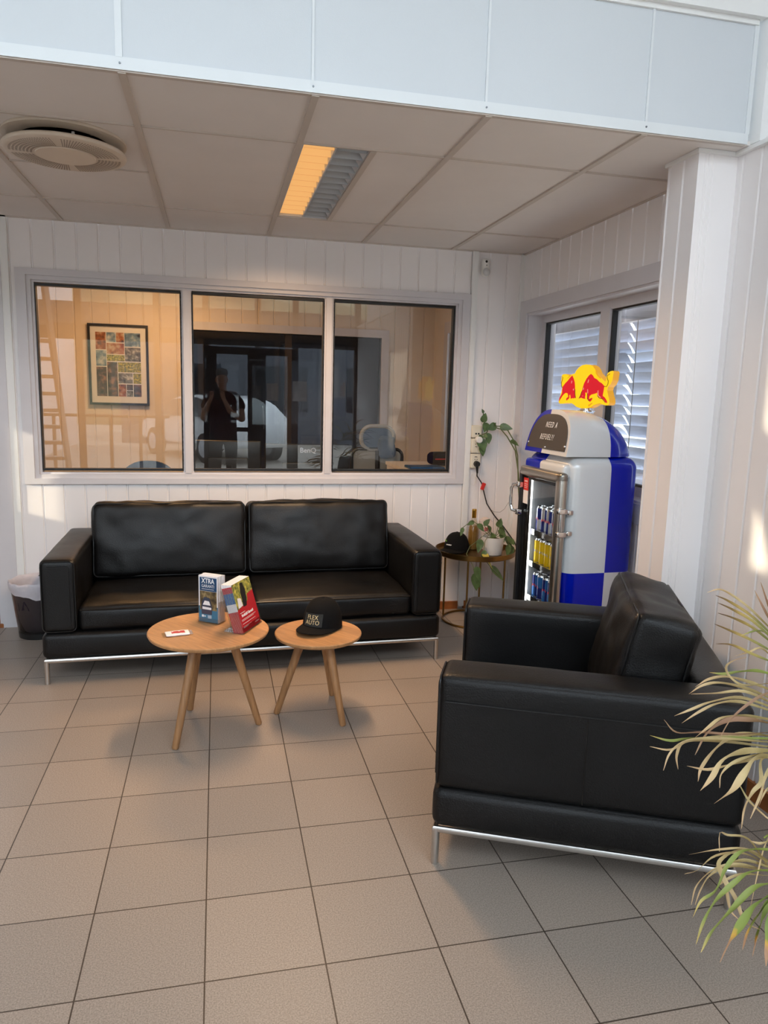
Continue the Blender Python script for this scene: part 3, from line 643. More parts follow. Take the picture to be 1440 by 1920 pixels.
# ------------------------------------------------------------------ leather seats
def rrect(w, h, r, n=5):
    P = []
    for cx, cz, a0 in ((w/2-r, h/2-r, 0), (-w/2+r, h/2-r, 90), (-w/2+r, -h/2+r, 180), (w/2-r, -h/2+r, 270)):
        for k in range(n+1):
            a = R(a0+90*k/n); P.append((cx+r*math.cos(a), cz+r*math.sin(a)))
    return P
def T(x, y, z, rx=0): return Matrix.Translation((x, y, z)) @ Matrix.Rotation(rx, 4, 'X')
def make_seat(name, label, cat, loc, rz, W, ncush, D=.905):
    t = thing(name, label, cat, loc, rz)
    aw, az = .168, .632
    # metal frame: rail round the underside and four legs
    m = MB(); e = .012
    m.tube([(e, e, .119), (W-e, e, .119), (W-e, D-e, .119), (e, D-e, .119)], .0115, 10, closed=True); m.build('frame_rail', STEEL, t)
    for x in (e+.004, W-e-.004):
        for y in (e+.002, D-e-.002):
            m = MB(); m.cyl((x, y, 0), (x, y, .122), .0125, n=14); m.build('leg', STEEL, t)
    # upholstered base
    m = MB(); m.soft(W, D, .134, .03, (14, 8, 2), (.006, .006, 0), .0012, 5, T(W/2, D/2, .195)); m.build('base', LEATHER, t)
    # arms
    for i, x in enumerate((aw/2, W-aw/2)):
        m = MB(); m.soft(aw, D-.008, az-.262, .026, (4, 14, 8), (.004, 0, .007), .0016, 5, T(x, D/2+.004, (az+.262)/2), seed=3*i)
        a = m.build('arm', LEATHER, t)
        m = MB(); m.prism(rrect(aw-.062, az-.262-.062, .01), 0, .006, lambda u, v, w: (x+u, .0085-w, (az+.262)/2+v)); m.build('front_panel', LEATHER, a)
        m = MB(); m.tube([(x+u, .0105, (az+.262)/2+v) for u, v in rrect(aw-.013, az-.262-.013, .026)], .0032, 6, closed=True)
        sgn = 1 if i else -1; xo = x+sgn*(aw/2+.0035)
        m.tube([(xo, .03, .553), (xo, D*.3, .552), (xo, D*.6, .553), (xo, D-.03, .551)], .0022, 5)
        m.tube([(xo, D*.5, .55), (xo+sgn*.002, D*.5, .41), (xo, D*.5, .275)], .0018, 5)
        m.build('piping', PIPING, a)
    # back frame
    m = MB(); m.soft(W-2*aw+.02, .15, az-.262, .03, (12, 3, 8), (0, .004, .006), .0012, 5, T(W/2, D-.075, (az+.262)/2)); m.build('back_frame', LEATHER, t)
    cw = (W-2*aw)/ncush
    for k in range(ncush):
        xc = aw+cw*(k+.5)
        m = MB(); m.soft(cw-.004, .66, .125, .03, (16, 14, 4), (0, .006, .020), .0048, 7, T(xc, .345, .325), seed=11*k+1)
        s = m.build('seat_cushion', LEATHER, t)
        m = MB(); hw = cw/2-.012
        m.tube([(xc-hw, .010, .376), (xc-hw*.4, .004, .380), (xc+hw*.4, .004, .379), (xc+hw, .010, .376)], .004, 6); m.build('piping', PIPING, s)
        # back cushion, leaning
        BM = T(xc, .645, .603, R(-11))
        bh, bt = .43, .20
        m = MB(); m.soft(cw-.01, bt, bh, .034, (26, 6, 18), (.004, .026, .010), .0095, 6.5, BM, seed=5*k+2)
        b = m.build('back_cushion', LEATHER, t)
        m = MB()
        for yy in (-bt/2+.0095, bt/2-.0095):
            m.tube([BM @ Vector((u, yy, v)) for u, v in rrect(cw-.01-.017, bh-.017, .026)], .0036, 6, closed=True)
        m.build('piping', PIPING, b)
    return t
SOFA_RZ = math.atan2(.047, 2.047)
make_seat('sofa', 'black leather two seat sofa with thin steel legs below the interior window', 'sofa', (-.195, .203, 0), SOFA_RZ, 2.072, 2)
CW = .95
cx_, cy_ = 1.306+CW*.421, -1.503+CW*.907
make_seat('armchair', 'black leather armchair with thin steel legs seen from its side', 'armchair', (cx_, cy_, 0), math.atan2(-.907, -.421), CW, 1)

# ------------------------------------------------------------------ coffee tables
def table(name, label, c, rad, h, feet):
    t = thing(name, label, 'coffee table', (c[0], c[1], 0))
    m = MB(); m.lathe([(0, h-.022), (rad*.93, h-.022), (rad*.985, h-.015), (rad, h-.007), (rad, h-.003), (rad-.003, h), (0, h)], 64)
    m.build('tabletop', OAK, t, smooth=30)
    m = MB(); m.lathe([(0, h-.034), (rad*.42, h-.034), (rad*.44, h-.0225), (0, h-.0225)], 32); m.build('mounting_disc', OAKLEG, t)
    for fx, fy in feet:
        d = Vector((fx-c[0], fy-c[1], 0)); u = d.normalized()
        top = u*(rad*.36)+Vector((0, 0, h-.026)); bot = d+Vector((0, 0, .0))
        m = MB(); dr = (top-bot)
        P = [bot+dr*k for k in (0, .015, .5, 1)]
        m.tube(P, 1, 14, taper=lambda q: (.0115 if q < .1 else (.0145 if q < .4 else (.0175 if q < .8 else .021))))
        for v in m.bm.verts:
            if v.co.z < 0.0005: v.co.z = .0005
        m.build('leg', OAKLEG, t)
    return t
T1C, T1H = (.617, -.400), .45; T2C, T2H = (1.103, -.338), .395
table('coffee_table', 'larger and taller round oak table with brochure stands, in front of sofa', T1C, .257, T1H, ((.477, -.587), (.831, -.412), (.524, -.207)))
table('coffee_table', 'smaller and lower round oak table carrying a black cap', T2C, .198, T2H, ((.915, -.313), (1.199, -.49), (1.203, -.145)))

# ------------------------------------------------------------------ brochure stands
def leaflet_stack(origin, ux, n, up, w, h, step, count, front, group, labels, mats, name='brochure', spread=0):
    out = []
    return out
# tall narrow stand
o = Vector((.568, -.289, T1H+.001)); ux = Vector((.086, -.058, 0)).normalized(); nz = Vector((0, 0, 1)); nb = Vector((-ux.y, ux.x, 0))   # nb points away from the viewer
rz = math.atan2(ux.y, ux.x)
st = thing('brochure_holder', 'clear narrow brochure holder with blue and white leaflets on larger oak table', 'brochure holder', o, rz)
W_, D_ = .108, .062
m = MB()
m.box(0, W_, 0, D_, 0, .003); m.box(0, W_, 0, .0018, .003, .022); m.box(0, .0018, .0018, D_, .003, .10); m.box(W_-.0018, W_, .0018, D_, .003, .10); m.box(0, W_, D_-.0018, D_, .003, .17)
m.build('acrylic_body', ACRYL, st, smooth=0)
N = 9
for k in range(N):
    y = .0035+k*.0061
    lean = .018*(k/N)
    lx = .004+(.002*random.random() if k else 0)
    MM = Matrix.Translation(o) @ Matrix.Rotation(rz, 4, 'Z') @ Matrix.Translation((lx, y, .004)) @ Matrix.Rotation(-lean, 4, 'X') @ Matrix.Rotation(random.uniform(-.008, .008) if k else 0, 4, 'Y')
    th = .0048
    lab = 'front leaflet with white heading on dark blue in the narrow holder' if k == 0 else 'white leaflet edge behind the front leaflet in the narrow brochure holder'
    b = thing('leaflet', lab, 'leaflet', (0, 0, 0), 0, 'leaflets in the narrow holder'); b.matrix_world = MM
    b.location, b.rotation_euler = MM.to_translation(), MM.to_euler()
    m = MB()
    hh = .21+(random.uniform(-.002, .003) if k else 0)
    for q in range(3): m.box(0, .099, q*.0016, q*.0016+.0013, 0, hh)
    m.build('pages', PAPER, b, smooth=0)
    if k == 0:
        def pr(nm, mt, x0, x1, z0, z1, d=.0004):
            mm = MB(); mm.box(x0, x1, -d, -.0001, z0, z1); return mm.build(nm, mt, b, smooth=0)
        pr('heading_block', DARKBLUEPRINT, .006, .094, .142, .203)
        pr('photo', PHOTO_F, .006, .094, .055, .141)
        pr('lower_block', BLUEPRINT, 0, .099, 0, .072, .0003)
        m = MB(); m.prism([(-.026, 0), (.026, 0), (.028, .03), (.022, .055), (.014, .075), (-.012, .078), (-.024, .058), (-.029, .03)], .0004, .0014, lambda u, v, w: (.042+u, -w, .036+v)); m.build('car_picture', CARBLUE, b, smooth=0)
        m = MB(); m.prism([(-.02, 0), (.02, 0), (.013, .018), (-.01, .02)], .0015, .0018, lambda u, v, w: (.042+u, -w, .078+v)); m.prism([(-.022, 0), (.024, 0), (.024, .01), (-.022, .012)], .0015, .0018, lambda u, v, w: (.042+u, -w, .058+v)); m.build('car_glass_picture', PAPER, b, smooth=0)
        FM = lambda x, z: basis((x, -.0006, z), (1, 0, 0), (0, 0, 1), (0, -1, 0))
        text_obj('heading', 'XTRA', .031, WHITEPRINT, b, FM(.049, .187), sx=.82, bold=.0007)
        text_obj('heading', 'GARANTI', .0195, WHITEPRINT, b, FM(.049, .164), sx=.80)
        m = MB(); m.box(.016, .08, -.0007, -.0003, .1495, .1515); m.box(.016, .026, -.0007, -.0003, .022, .032); m.box(.028, .036, -.0007, -.0003, .024, .029)
        for z in (.029, .024, .019): m.box(.047, .066, -.0007, -.0003, z, z+.0022)
        m.build('small_print', WHITEPRINT, b, smooth=0)
# wide leaning stand
fo = Vector((.764, -.500, T1H+.001)); fu = Vector((.454, .89, 0)).normalized(); fn = Vector((fu.y, -fu.x, 0))
rz2 = math.atan2(fu.y, fu.x); LEAN = R(16)
BW, BD = .19, .056
st = thing('brochure_holder', 'clear wide brochure holder leaning back with red brochures on larger oak table', 'brochure holder', fo, rz2)
TL = Matrix.Rotation(-LEAN, 4, 'X')
m = MB()
for bx in ((0, BW, 0, BD, 0.0, .003), (0, BW, 0, .002, .003, .03), (0, .002, .002, BD, .003, .205), (BW-.002, BW, .002, BD, .003, .10), (0, BW, BD-.002, BD, .003, .20)):
    m.box(*bx, M=TL)
for v in m.bm.verts: v.co.z = max(v.co.z, .0)
m.box(BW*.05, BW*.95, BD-.006, BD+.045, 0, .002)
m.build('acrylic_body', ACRYL, st, smooth=0)
SBASE = Matrix.Translation(fo) @ Matrix.Rotation(rz2, 4, 'Z') @ Matrix.Translation((0, 0, .002)) @ TL
N2 = 8
for k in range(N2):
    MM = SBASE @ Matrix.Translation((.006, .004+k*.0058, .004+.0))
    lab = 'front red brochure with forest photo in the wide leaning holder' if k == 0 else 'red edged brochure behind the front one in the wide leaning holder'
    b = thing('brochure', lab, 'brochure', MM.to_translation(), 0, 'brochures in the wide holder'); b.rotation_euler = MM.to_euler()
    hh = .212+(.0015*k if k else 0)
    w = BW-.014
    m = MB(); m.box(0, w, 0, .005, 0, hh); m.build('pages', PAPER, b, smooth=0)
    m = MB(); m.box(-.0004, .0, .0002, .0048, 0, .095); m.build('red_edge', REDPRINT, b, smooth=0)
    m = MB(); m.box(-.0004, 0, .0002, .0048, .178, .205); m.build('red_edge', REDPRINT, b, smooth=0)
    m = MB(); m.box(-.0004, 0, .0002, .0048, .13, .178); m.build('blue_edge', LIGHTBLUECAN if k % 2 else BLUEPRINT, b, smooth=0)
    if k == 0:
        m = MB(); m.prism([(0, 0), (w, 0), (w, .152), (w*.66, .145), (w*.62, .118), (w*.22, .104), (0, .100)], .0001, .0005, lambda u, v, q: (u, -q, v)); m.build('red_cover', REDPRINT, b, smooth=0)
        m = MB(); m.prism([(0, .100), (w*.22, .104), (w*.62, .118), (w*.66, .145), (w, .152), (w, .211), (0, .211)], .0001, .0004, lambda u, v, q: (u, -q, v)); m.build('photo', PHOTO_D, b, smooth=0)
        m = MB(); m.prism([(.06, .10), (.09, .1), (.105, .13), (.108, .17), (.10, .2), (.08, .205), (.062, .17)], .0005, .0008, lambda u, v, q: (u, -q, v)); m.build('figure_photo', BLACKP, b, smooth=0)
        m = MB(); m.prism([(.012, .104), (.055, .108), (.05, .142), (.022, .148)], .0008, .0011, lambda u, v, q: (u, -q, v)); m.build('page_photo', PAPER, b, smooth=0)
        m = MB()
        m.box(.012, .060, -.0009, -.0004, .081, .083)
        for z, x1 in ((.052, .15), (.047, .13), (.034, .14), (.022, .09), (.018, .06)): m.box(.012, x1, -.0009, -.0004, z, z+.0014)
        m.box(.125, .165, -.0009, -.0004, .012, .0145); m.build('small_print', WHITEPRINT, b, smooth=0)
        text_obj('title', 'Bruktbil Garanti', .0165, WHITEPRINT, b, basis((.078, -.0008, .069), (1, 0, 0), (0, 0, 1), (0, -1, 0)), sx=1.05, bold=.0006)
# sweet wrapper
t = thing('wrapped_sweet', 'small flat red and white wrapped sweet lying on larger oak table', 'sweet', (.488, -.452, T1H+.001), .2)
m = MB(); m.soft(.098, .055, .006, .0028, (8, 5, 1), (0, 0, .003), .0012, 60, T(0, 0, .0045)); m.build('wrapper', PAPER, t)
m = MB(); m.box(-.062, -.049, -.027, .027, .002, .0035); m.box(.049, .062, -.027, .027, .002, .0035)
for k in range(8): m.box(-.060+.0015*k, -.0597+.0015*k, -.026, .026, .0034, .0042)
m.build('crimped_end', ACRYL, t, smooth=0)
m = MB(); m.box(-.025, .03, -.015, .012, .0095, .0105); m.build('red_print', REDPRINT, t, smooth=0)

# ------------------------------------------------------------------ caps
def make_cap(label, loc, rz, tilt=0, text=None, s=1.0, green=False):
    t = thing('cap', label, 'cap', loc, rz)
    a, b, h = .090*s, .102*s, .136*s
    m = MB(); n = 40; rings = []
    for i in range(11):
        ph = PI/2*i/10; k = math.cos(ph)**.75 if i < 10 else 0
        z = h*math.sin(ph)**.9
        if i == 10: rings.append([m.bm.verts.new((0, 0, z+.004))]); continue
        rings.append([m.bm.verts.new((a*k*math.cos(2*PI*j/n)*(1+.008*math.cos(12*PI*j/n)), b*k*math.sin(2*PI*j/n)*(1+.008*math.cos(12*PI*j/n)), z+.004)) for j in range(n)])
    for A, B in zip(rings[:-1], rings[1:]):
        for j in range(n):
            m.bm.faces.new((A[j], A[(j+1) % n], B[(j+1) % n], B[j]) if len(B) > 1 else (A[j], A[(j+1) % n], B[0]))
    m.build('crown', BLACKCLOTH, t, smooth=60)
    m = MB(); m.lathe([(0, .006), (.006, .004), (.007, 0), (0, -.001)], 12, (0, 0, h+.003)); m.build('button', BLACKCLOTH, t)
    # brim towards -y
    m = MB(); top, bot = [], []
    nu, nv = 18, 8
    for i in range(nu+1):
        an = PI*(1+i/nu); r1, r2 = [], []
        for j in range(nv+1):
            q = j/nv
            x = a*.98*math.cos(an)*(1+.02*q); y = b*.97*math.sin(an)-q*.082*s*(math.sin(PI*i/nu)**.55)
            z = .010-.012*(abs(math.cos(an))**2)*0+.016*s*(1-(x/a)**2)*.9-.006*q
            z = max(z, .003)
            r1.append(m.bm.verts.new((x, y, z+.003))); r2.append(m.bm.verts.new((x, y, z)))
        top.append(r1); bot.append(r2)
    for i in range(nu):
        for j in range(nv):
            m.bm.faces.new((top[i][j], top[i][j+1], top[i+1][j+1], top[i+1][j])); m.bm.faces.new((bot[i][j], bot[i+1][j], bot[i+1][j+1], bot[i][j+1]))
        m.bm.faces.new((top[i][nv], bot[i][nv], bot[i+1][nv], top[i+1][nv]))
    for v in (0, nu):
        for j in range(nv): m.bm.faces.new((top[v][j], bot[v][j], bot[v][j+1], top[v][j+1]))
    bmesh.ops.remove_doubles(m.bm, verts=m.bm.verts, dist=1e-5)
    m.build('brim', BLACKCLOTH, t, smooth=50)
    if text:
        g = lambda z: -b*(math.cos(math.asin(min(1, (z-.004)/h))))**.75
        zc = .058*s; y0 = g(zc)
        sl = Vector((0, g(zc+.02)-g(zc-.02), .04)).normalized(); nn = Vector((0, -1, 0)); nn = (nn-sl*nn.dot(sl)).normalized()
        xx = sl.cross(nn)
        Mx = basis(Vector((0, y0, zc))+nn*.0055, xx, sl, nn)
        bend = lambda v: v
        o1 = text_obj('lettering', text, .028*s, GOLDTHREAD, t, Mx, sx=.85, line=.85, extrude=.0006, spacing=1.05)
        for v in o1.data.vertices:   # follow the round crown
            v.co.y += (v.co.x**2)/(2*a)*1.0
        m = MB(); nn_ = 10
        for i in range(nn_):
            for xa, xb in ((-.045+.09*i/nn_, -.045+.09*(i+1)/nn_),):
                P = []
                for xx_, vv in ((xa, -.03), (xb, -.03), (xb, .03), (xa, .03)):
                    p = Mx @ Vector((xx_*s, vv*s, -.003)); p.y += (p.x**2)/(2*a); P.append(p)
                m.face(P)
        m.build('patch', mat('cap_patch', srgb(38, 38, 36), .8, var=.3, vscale=200), t, smooth=0)
    if green:
        m = MB(); m.tube([(a*.8*math.cos(q), b*.8*math.sin(q)-.01, .055+.02*math.sin(q*2)) for q in [PI*1.1+.1*k for k in range(9)]], .004, 6); m.build('logo_stitch', mat('green_stitch', srgb(110, 160, 50), .7), t)
        y0 = -b*.93
        text_obj('lettering', 'motor', .016, WHITEPRINT, t, basis((0.0, y0-.006, .055), (1, 0, 0), (0, .45, .9), (0, -.9, .45)), bold=.0003)
    return t
make_cap('black baseball cap with two lines of gold lettering on smaller oak table', (1.132, -.272, T2H+.001), R(-36), text='FLEX\nAUTO', s=1.0)

# ------------------------------------------------------------------ waste bin
bc = (-.386, 1.03)
t = thing('waste_bin', 'dark round waste bin between the door casing and the sofa arm', 'waste bin', (bc[0], bc[1], 0))
m = MB(); m.lathe([(0, .004), (.108, .004), (.112, .03), (.150, .322), (.154, .322), (.116, .0), (0, 0)], 40); m.build('bin_body', SMOKE, t)
m = MB(); m.lathe([(.112, .001), (.117, .001), (.121, .045), (.115, .045)], 40); m.build('bin_foot', BLACKP, t)
t2 = thing('bin_bag', 'thin white plastic bag lining the waste bin and folded over its rim', 'bag', (bc[0], bc[1], 0))
m = MB(); n = 56
prof = [(.02, .03), (.085, .035), (.104, .08), (.122, .18), (.143, .31), (.150, .338), (.158, .342), (.163, .33), (.160, .30), (.157, .272)]
rings = []
for i, (r, z) in enumerate(prof):
    rr = []
    for j in range(n):
        an = 2*PI*j/n
        f = noise.noise(Vector((math.cos(an)*3, math.sin(an)*3, i*.7)))
        dz = (.022 if i >= 8 else .010)*f*(1 if i > 4 else .3)
        rr.append(m.bm.verts.new(((r+(.004 if 3 < i < 7 else .0025)*f)*math.cos(an), (r+.0025*f)*math.sin(an), z+dz+(.02*math.sin(an*2+1) if i == 9 else 0))))
    rings.append(rr)
for A, B in zip(rings[:-1], rings[1:]):
    for j in range(n): m.bm.faces.new((A[j], A[(j+1) % n], B[(j+1) % n], B[j]))
m.bm.faces.new(rings[0])
m.build('film', BAGFILM, t2, smooth=80)
m = MB()
for j, (da, z, sh) in enumerate(((-2.55, .20, 0), (-2.25, .205, 1), (-2.0, .2, 1))):
    r = .1265
    P = [(-.028, -.022), (.028, -.022), (.004, .035), (-.004, .035)] if sh else [(-.025, -.03), (.02, -.03), (.025, .01), (.01, .03), (-.025, .03)]
    m.face([((r+.16*0+v*.13)*math.cos(da+u/r), (r+v*.13)*math.sin(da+u/r), z+v) for u, v in P])
m.build('blue_print', NAVYPRINT, t2, smooth=0)

# ------------------------------------------------------------------ ceiling fittings
t = thing('air_diffuser', 'round white perforated air diffuser hanging from the ceiling', 'air vent', (.095, -.30, H))
m = MB(); m.lathe([(.13, -.0), (.222, -.0), (.226, -.006), (.226, -.012), (.20, -.014), (.13, -.014)], 56); m.build('collar', DIFFUSER, t)
m = MB(); m.lathe([(0, -.005), (.15, -.008), (.16, -.014), (0, -.014)], 40); m.build('duct_opening', DARKGAP, t)
m = MB(); m.lathe([(0, -.048), (.205, -.045), (.222, -.046), (.226, -.052), (.222, -.060), (.21, -.064), (0, -.066)], 64); pl = m.build('face_plate', DIFFUSER, t)
m = MB()
for k in range(120):
    an = 2*PI*k/120
    if min(abs((an-q+PI) % (2*PI)-PI) for q in (0, PI/2, PI, 3*PI/2)) < .07: continue
    for j in range(7):
        r0 = .118+.0125*j; u = Vector((math.cos(an), math.sin(an), 0)); w = Vector((-u.y, u.x, 0)); c = Vector((0, 0, -.0663+.0014*(j/7)))
        hw = .0016
        m.face([c+u*r0-w*hw, c+u*(r0+.0085)-w*hw, c+u*(r0+.0085)+w*hw, c+u*r0+w*hw])
m.build('perforation', mat('perforation_dark', srgb(120, 104, 90), .8), pl, smooth=0)
m = MB(); m.lathe([(0, -.066), (.110, -.066), (.108, -.069), (0, -.070)], 48); m.build('centre_plate', DIFFUSER, pl)
for k in range(3):
    an = 2*PI*k/3+.9; m = MB(); m.cyl((.14*math.cos(an), .14*math.sin(an), -.05), (.14*math.cos(an), .14*math.sin(an), -.012), .006, n=10); m.build('spacer', WHITEP, t)

lx0, lx1, ly0, ly1 = LUM
t = thing('ceiling_light', 'recessed ceiling light with a lit orange half and an unlit louvred half', 'ceiling light', ((lx0+lx1)/2, (ly0+ly1)/2, H))
w2_, l2_ = (lx1-lx0)/2-.004, (ly1-ly0)/2-.004
m = MB(); m.box(-w2_-.003, w2_+.003, -l2_-.003, l2_+.003, .085, .09); m.box(-w2_-.003, -w2_, -l2_, l2_, 0, .085); m.box(w2_, w2_+.003, -l2_, l2_, 0, .085); m.box(-w2_, w2_, -l2_-.003, -l2_, 0, .085); m.box(-w2_, w2_, l2_, l2_+.003, 0, .085)
m.build('housing', LOUVRE, t, smooth=0)
m = MB(); m.box(-.004, .002, -l2_, l2_, .0, .06); m.build('divider', LOUVRE, t, smooth=0)
nl = 13
for half, mt, nm in ((-1, LAMP_ON, 'lit_louvre'), (1, LOUVRE, 'unlit_louvre')):
    m = MB()
    xa, xb = (-w2_+.001, -.004) if half < 0 else (.003, w2_-.001)
    if half < 0: m.box(xa, xb, -l2_, l2_, .044, .046)
    for k in range(nl):
        y = -l2_+2*l2_*(k+.5)/nl
        m.face([(xa, y-.004, 0.001), (xb, y-.004, 0.001), (xb, y+.034, .042), (xa, y+.034, .042)])
        m.face([(xa, y-.006, 0.0005), (xb, y-.006, 0.0005), (xb, y+.001, .0055), (xa, y+.001, .0055)], 1)
        m.face([(xa, y-.004, 0.001), (xb, y-.004, 0.001), (xb, y+.002, .042), (xa, y+.002, .042)])
        if half > 0: m.face([(xb, y, .002), (xb, y+.08, .002), (xb-.03, y+.08, .05), (xb-.03, y, .05)])
    m.build(nm, [mt, LAMP_EDGE if half < 0 else LOUVRE], t, smooth=0)
m = MB(); m.cyl((w2_*.5, -l2_+.03, .066), (w2_*.5, l2_-.03, .066), .008, n=12); m.build('fluorescent_tube', WHITEP, t)

# motion detector in the corner
t = thing('motion_detector', 'small white motion detector high on the wall beside the cable duct', 'sensor', (2.388, WY, 2.318))
m = MB(); m.soft(.074, .042, .135, .03, (3, 2, 5), (0, .004, 0), M=T(0, -.021, 0)); m.build('housing', WHITEP, t)
m = MB(); m.lathe([(0, .012), (.012, .0105), (.02, .006), (.024, 0)], 20)
for v in m.bm.verts: v.co = Vector((v.co.x, -.045-v.co.z, v.co.y*1.1-.03))
m.build('lens', mat('sensor_lens', srgb(205, 205, 205), .3), t)
m = MB(); m.cyl((-.002, -.0445, .035), (-.002, -.047, .035), .008, n=14); m.cyl((0, -.045, .012), (0, -.047, .012), .0035, n=8); m.build('camera_eye', BLACKP, t)

# sockets
for i, (zc, hh, nm, lab) in enumerate(((1.247, .084, 'data_socket', 'cream double data socket, topmost of the wall boxes'), (1.150, .098, 'power_socket', 'cream power socket with a round white plug, middle of the wall boxes'), (1.046, .098, 'power_socket', 'cream power socket with a black plug, lowest of the wall boxes'))):
    t = thing(nm, lab, 'socket', (2.379, WY, zc), 0, None if i == 0 else 'power sockets')
    m = MB(); m.soft(.070, .034, hh, .007, (3, 2, 3), M=T(0, -.017, 0)); m.build('box', CREAMP, t)
    if i == 0:
        m = MB(); m.box(-.012, -.001, -.0352, -.034, -.02, -.009); m.box(.006, .017, -.0352, -.034, -.02, -.009); m.build('port', BLACKP, t, smooth=0)
    else:
        m = MB()
        m.tube([(.018*math.cos(a), -.0345, .012+.018*math.sin(a)) for a in [R(60+20*k) for k in range(4)]], .0022, 5)
        m.tube([(.018*math.cos(a), -.0345, .012+.018*math.sin(a)) for a in [R(240+20*k) for k in range(4)]], .0022, 5); m.cyl((-.007, -.033, .012), (-.007, -.0352, .012), .003, n=8); m.cyl((.009, -.033, .012), (.009, -.0352, .012), .003, n=8)
        m.build('contact_slot', DARKGAP, t)
m = MB(); m.lathe([(0, .034), (.018, .033), (.023, .028), (.024, .002), (.0, .0)], 24)
for v in m.bm.verts: v.co = Vector((2.388+v.co.x, WY-.036-v.co.z, 1.192+v.co.y))
t = thing('plug', 'round white smart plug in the middle wall socket', 'plug'); m.build('plug_body', WHITEP, t)
m = MB(); m.tube([(2.384, 1.165, 1.168), (2.392, 1.175, 1.02), (2.393, 1.19, .914), (2.38, 1.19, .872), (2.362, 1.19, .884), (2.352, 1.19, .921), (2.366, 1.19, .955), (2.388, 1.19, .93), (2.40, 1.19, .89)], .0016, 6); m.build('cable', WHITEP, t)
m = MB(); m.tube([(2.50, 1.19, .715), (2.54, 1.19, .69), (2.585, 1.19, .688), (2.615, 1.19, .71), (2.635, 1.17, .76)], .0012, 5); tag(m.build('thin_cable', GREYPRINT), 'thin grey wire looped on the wall beside the black cord', 'cable')
# ------------------------------------------------------------------ brass side table with things on it
TC = (2.315, .925); TH = .462
t = thing('side_table', 'round brass tray table with thin legs in the corner beside the sofa', 'side table', (TC[0], TC[1], 0))
m = MB(); m.lathe([(0, TH-.006), (.255, TH-.006), (.262, TH+.0), (.264, TH+.030), (.260, TH+.030), (.257, TH+.003), (0, TH)], 64); m.build('tray', BRASS, t)
for k in range(4):
    an = R(-122+90*k); m = MB(); m.cyl((.20*math.cos(an), .20*math.sin(an), .008), (.20*math.cos(an), .20*math.sin(an), TH-.004), .0065, n=10); m.build('leg', BRASS, t)
m = MB(); m.tube([(.20*math.cos(2*PI*k/48), .20*math.sin(2*PI*k/48), .0075) for k in range(48)], .007, 8, closed=True); m.build('base_ring', BRASS, t)
make_cap('black cap with white lettering and green stitching on the brass tray', (2.205, .985, TH+.0015), R(-52), s=.9, green=True)
# wine bottle
t = thing('wine_bottle', 'clear bottle of pale wine with a gold cap on the brass tray', 'bottle', (2.335, 1.03, TH+.001))
m = MB(); m.lathe([(0, 0), (.034, 0), (.037, .004), (.037, .12), (.034, .150), (.022, .19), (.0145, .22), (.0135, .255), (0, .256)], 32); m.build('glass', BOTTLE, t)
m = MB(); m.lathe([(0, .004), (.033, .004), (.0352, .008), (.0352, .118), (.0322, .148), (.0265, .165), (0, .165)], 32); m.build('wine', WINE, t)
m = MB(); m.lathe([(.0142, .215), (.0152, .22), (.0152, .262), (.0158, .264), (.0158, .268), (.0152, .27), (.0152, .274), (.0, .275)], 24); m.build('foil_cap', GOLDFOIL, t)
# gift box
t = thing('gift_box', 'pale tapered card box with a small red emblem behind the potted plant', 'box', (2.435, 1.07, TH+.001), R(-14))
m = MB()
P0 = [(-.05, -.05), (.05, -.05), (.05, .05), (-.05, .05)]; P1 = [(-.042, -.042), (.042, -.042), (.042, .042), (-.042, .042)]
A = [m.bm.verts.new((x, y, 0)) for x, y in P0]; B = [m.bm.verts.new((x, y, .185)) for x, y in P1]; C_ = [m.bm.verts.new((x*.25, y, .205)) for x, y in P1]
for i in range(4): m.bm.faces.new((A[i], A[(i+1) % 4], B[(i+1) % 4], B[i])); m.bm.faces.new((B[i], B[(i+1) % 4], C_[(i+1) % 4], C_[i]))
m.bm.faces.new(A[::-1]); m.bm.faces.new(C_); m.build('carton', BOXPINK, t, smooth=0)
m = MB(); m.box(-.011, .011, -.0470, -.0445, .125, .147); m.build('emblem', REDPRINT, t, smooth=0)
m = MB(); m.box(-.0065, .0065, -.0474, -.047, .132, .134); m.box(-.0065, .0065, -.0474, -.047, .138, .140); m.build('emblem_mark', WHITEPRINT, t, smooth=0)
text_obj('lettering', 'La Bar', .014, BLACKP, t, basis((0, -.0468, .108), (1, 0, 0), (0, .043, 1), (0, -1, .043)))
# leaves
def leaf_mesh(mb, base, tip, up, w, fold=.25, droop=.0, n=7, mi=0):
    base, tip, up = Vector(base), Vector(tip), Vector(up)
    d = tip-base; L = d.length; d.normalize(); s = d.cross(up)
    s = s.normalized() if s.length > 1e-5 else d.orthogonal().normalized()
    u = s.cross(d)
    prof = [(0, 0), (.06, .55), (.2, .95), (.38, 1.0), (.58, .82), (.78, .48), (.92, .18), (1, 0)]
    rows = []
    for q, ww in prof:
        c = base+d*(L*q)-u*(droop*L*q*q)
        h = w*ww/2
        rows.append((mb.bm.verts.new(c-s*h+u*h*fold), mb.bm.verts.new(c), mb.bm.verts.new(c+s*h+u*h*fold)))
    for A, B in zip(rows[:-1], rows[1:]):
        for i in (0, 1):
            f = mb.bm.faces.new((A[i], A[i+1], B[i+1], B[i])); f.material_index = mi
    bmesh.ops.remove_doubles(mb.bm, verts=mb.bm.verts, dist=1e-6)
pc = Vector((2.412, .862, TH+.001))
t = thing('potted_plant', 'trailing green plant in a white pot at the front of the brass tray', 'plant', pc)
m = MB(); m.lathe([(0, 0), (.055, 0), (.060, .004), (.074, .118), (.070, .118), (.057, .01), (0, .01)], 40); m.build('pot', CERAMIC, t)
m = MB(); m.lathe([(0, .100), (.068, .098)], 30); m.build('soil', SOIL, t)
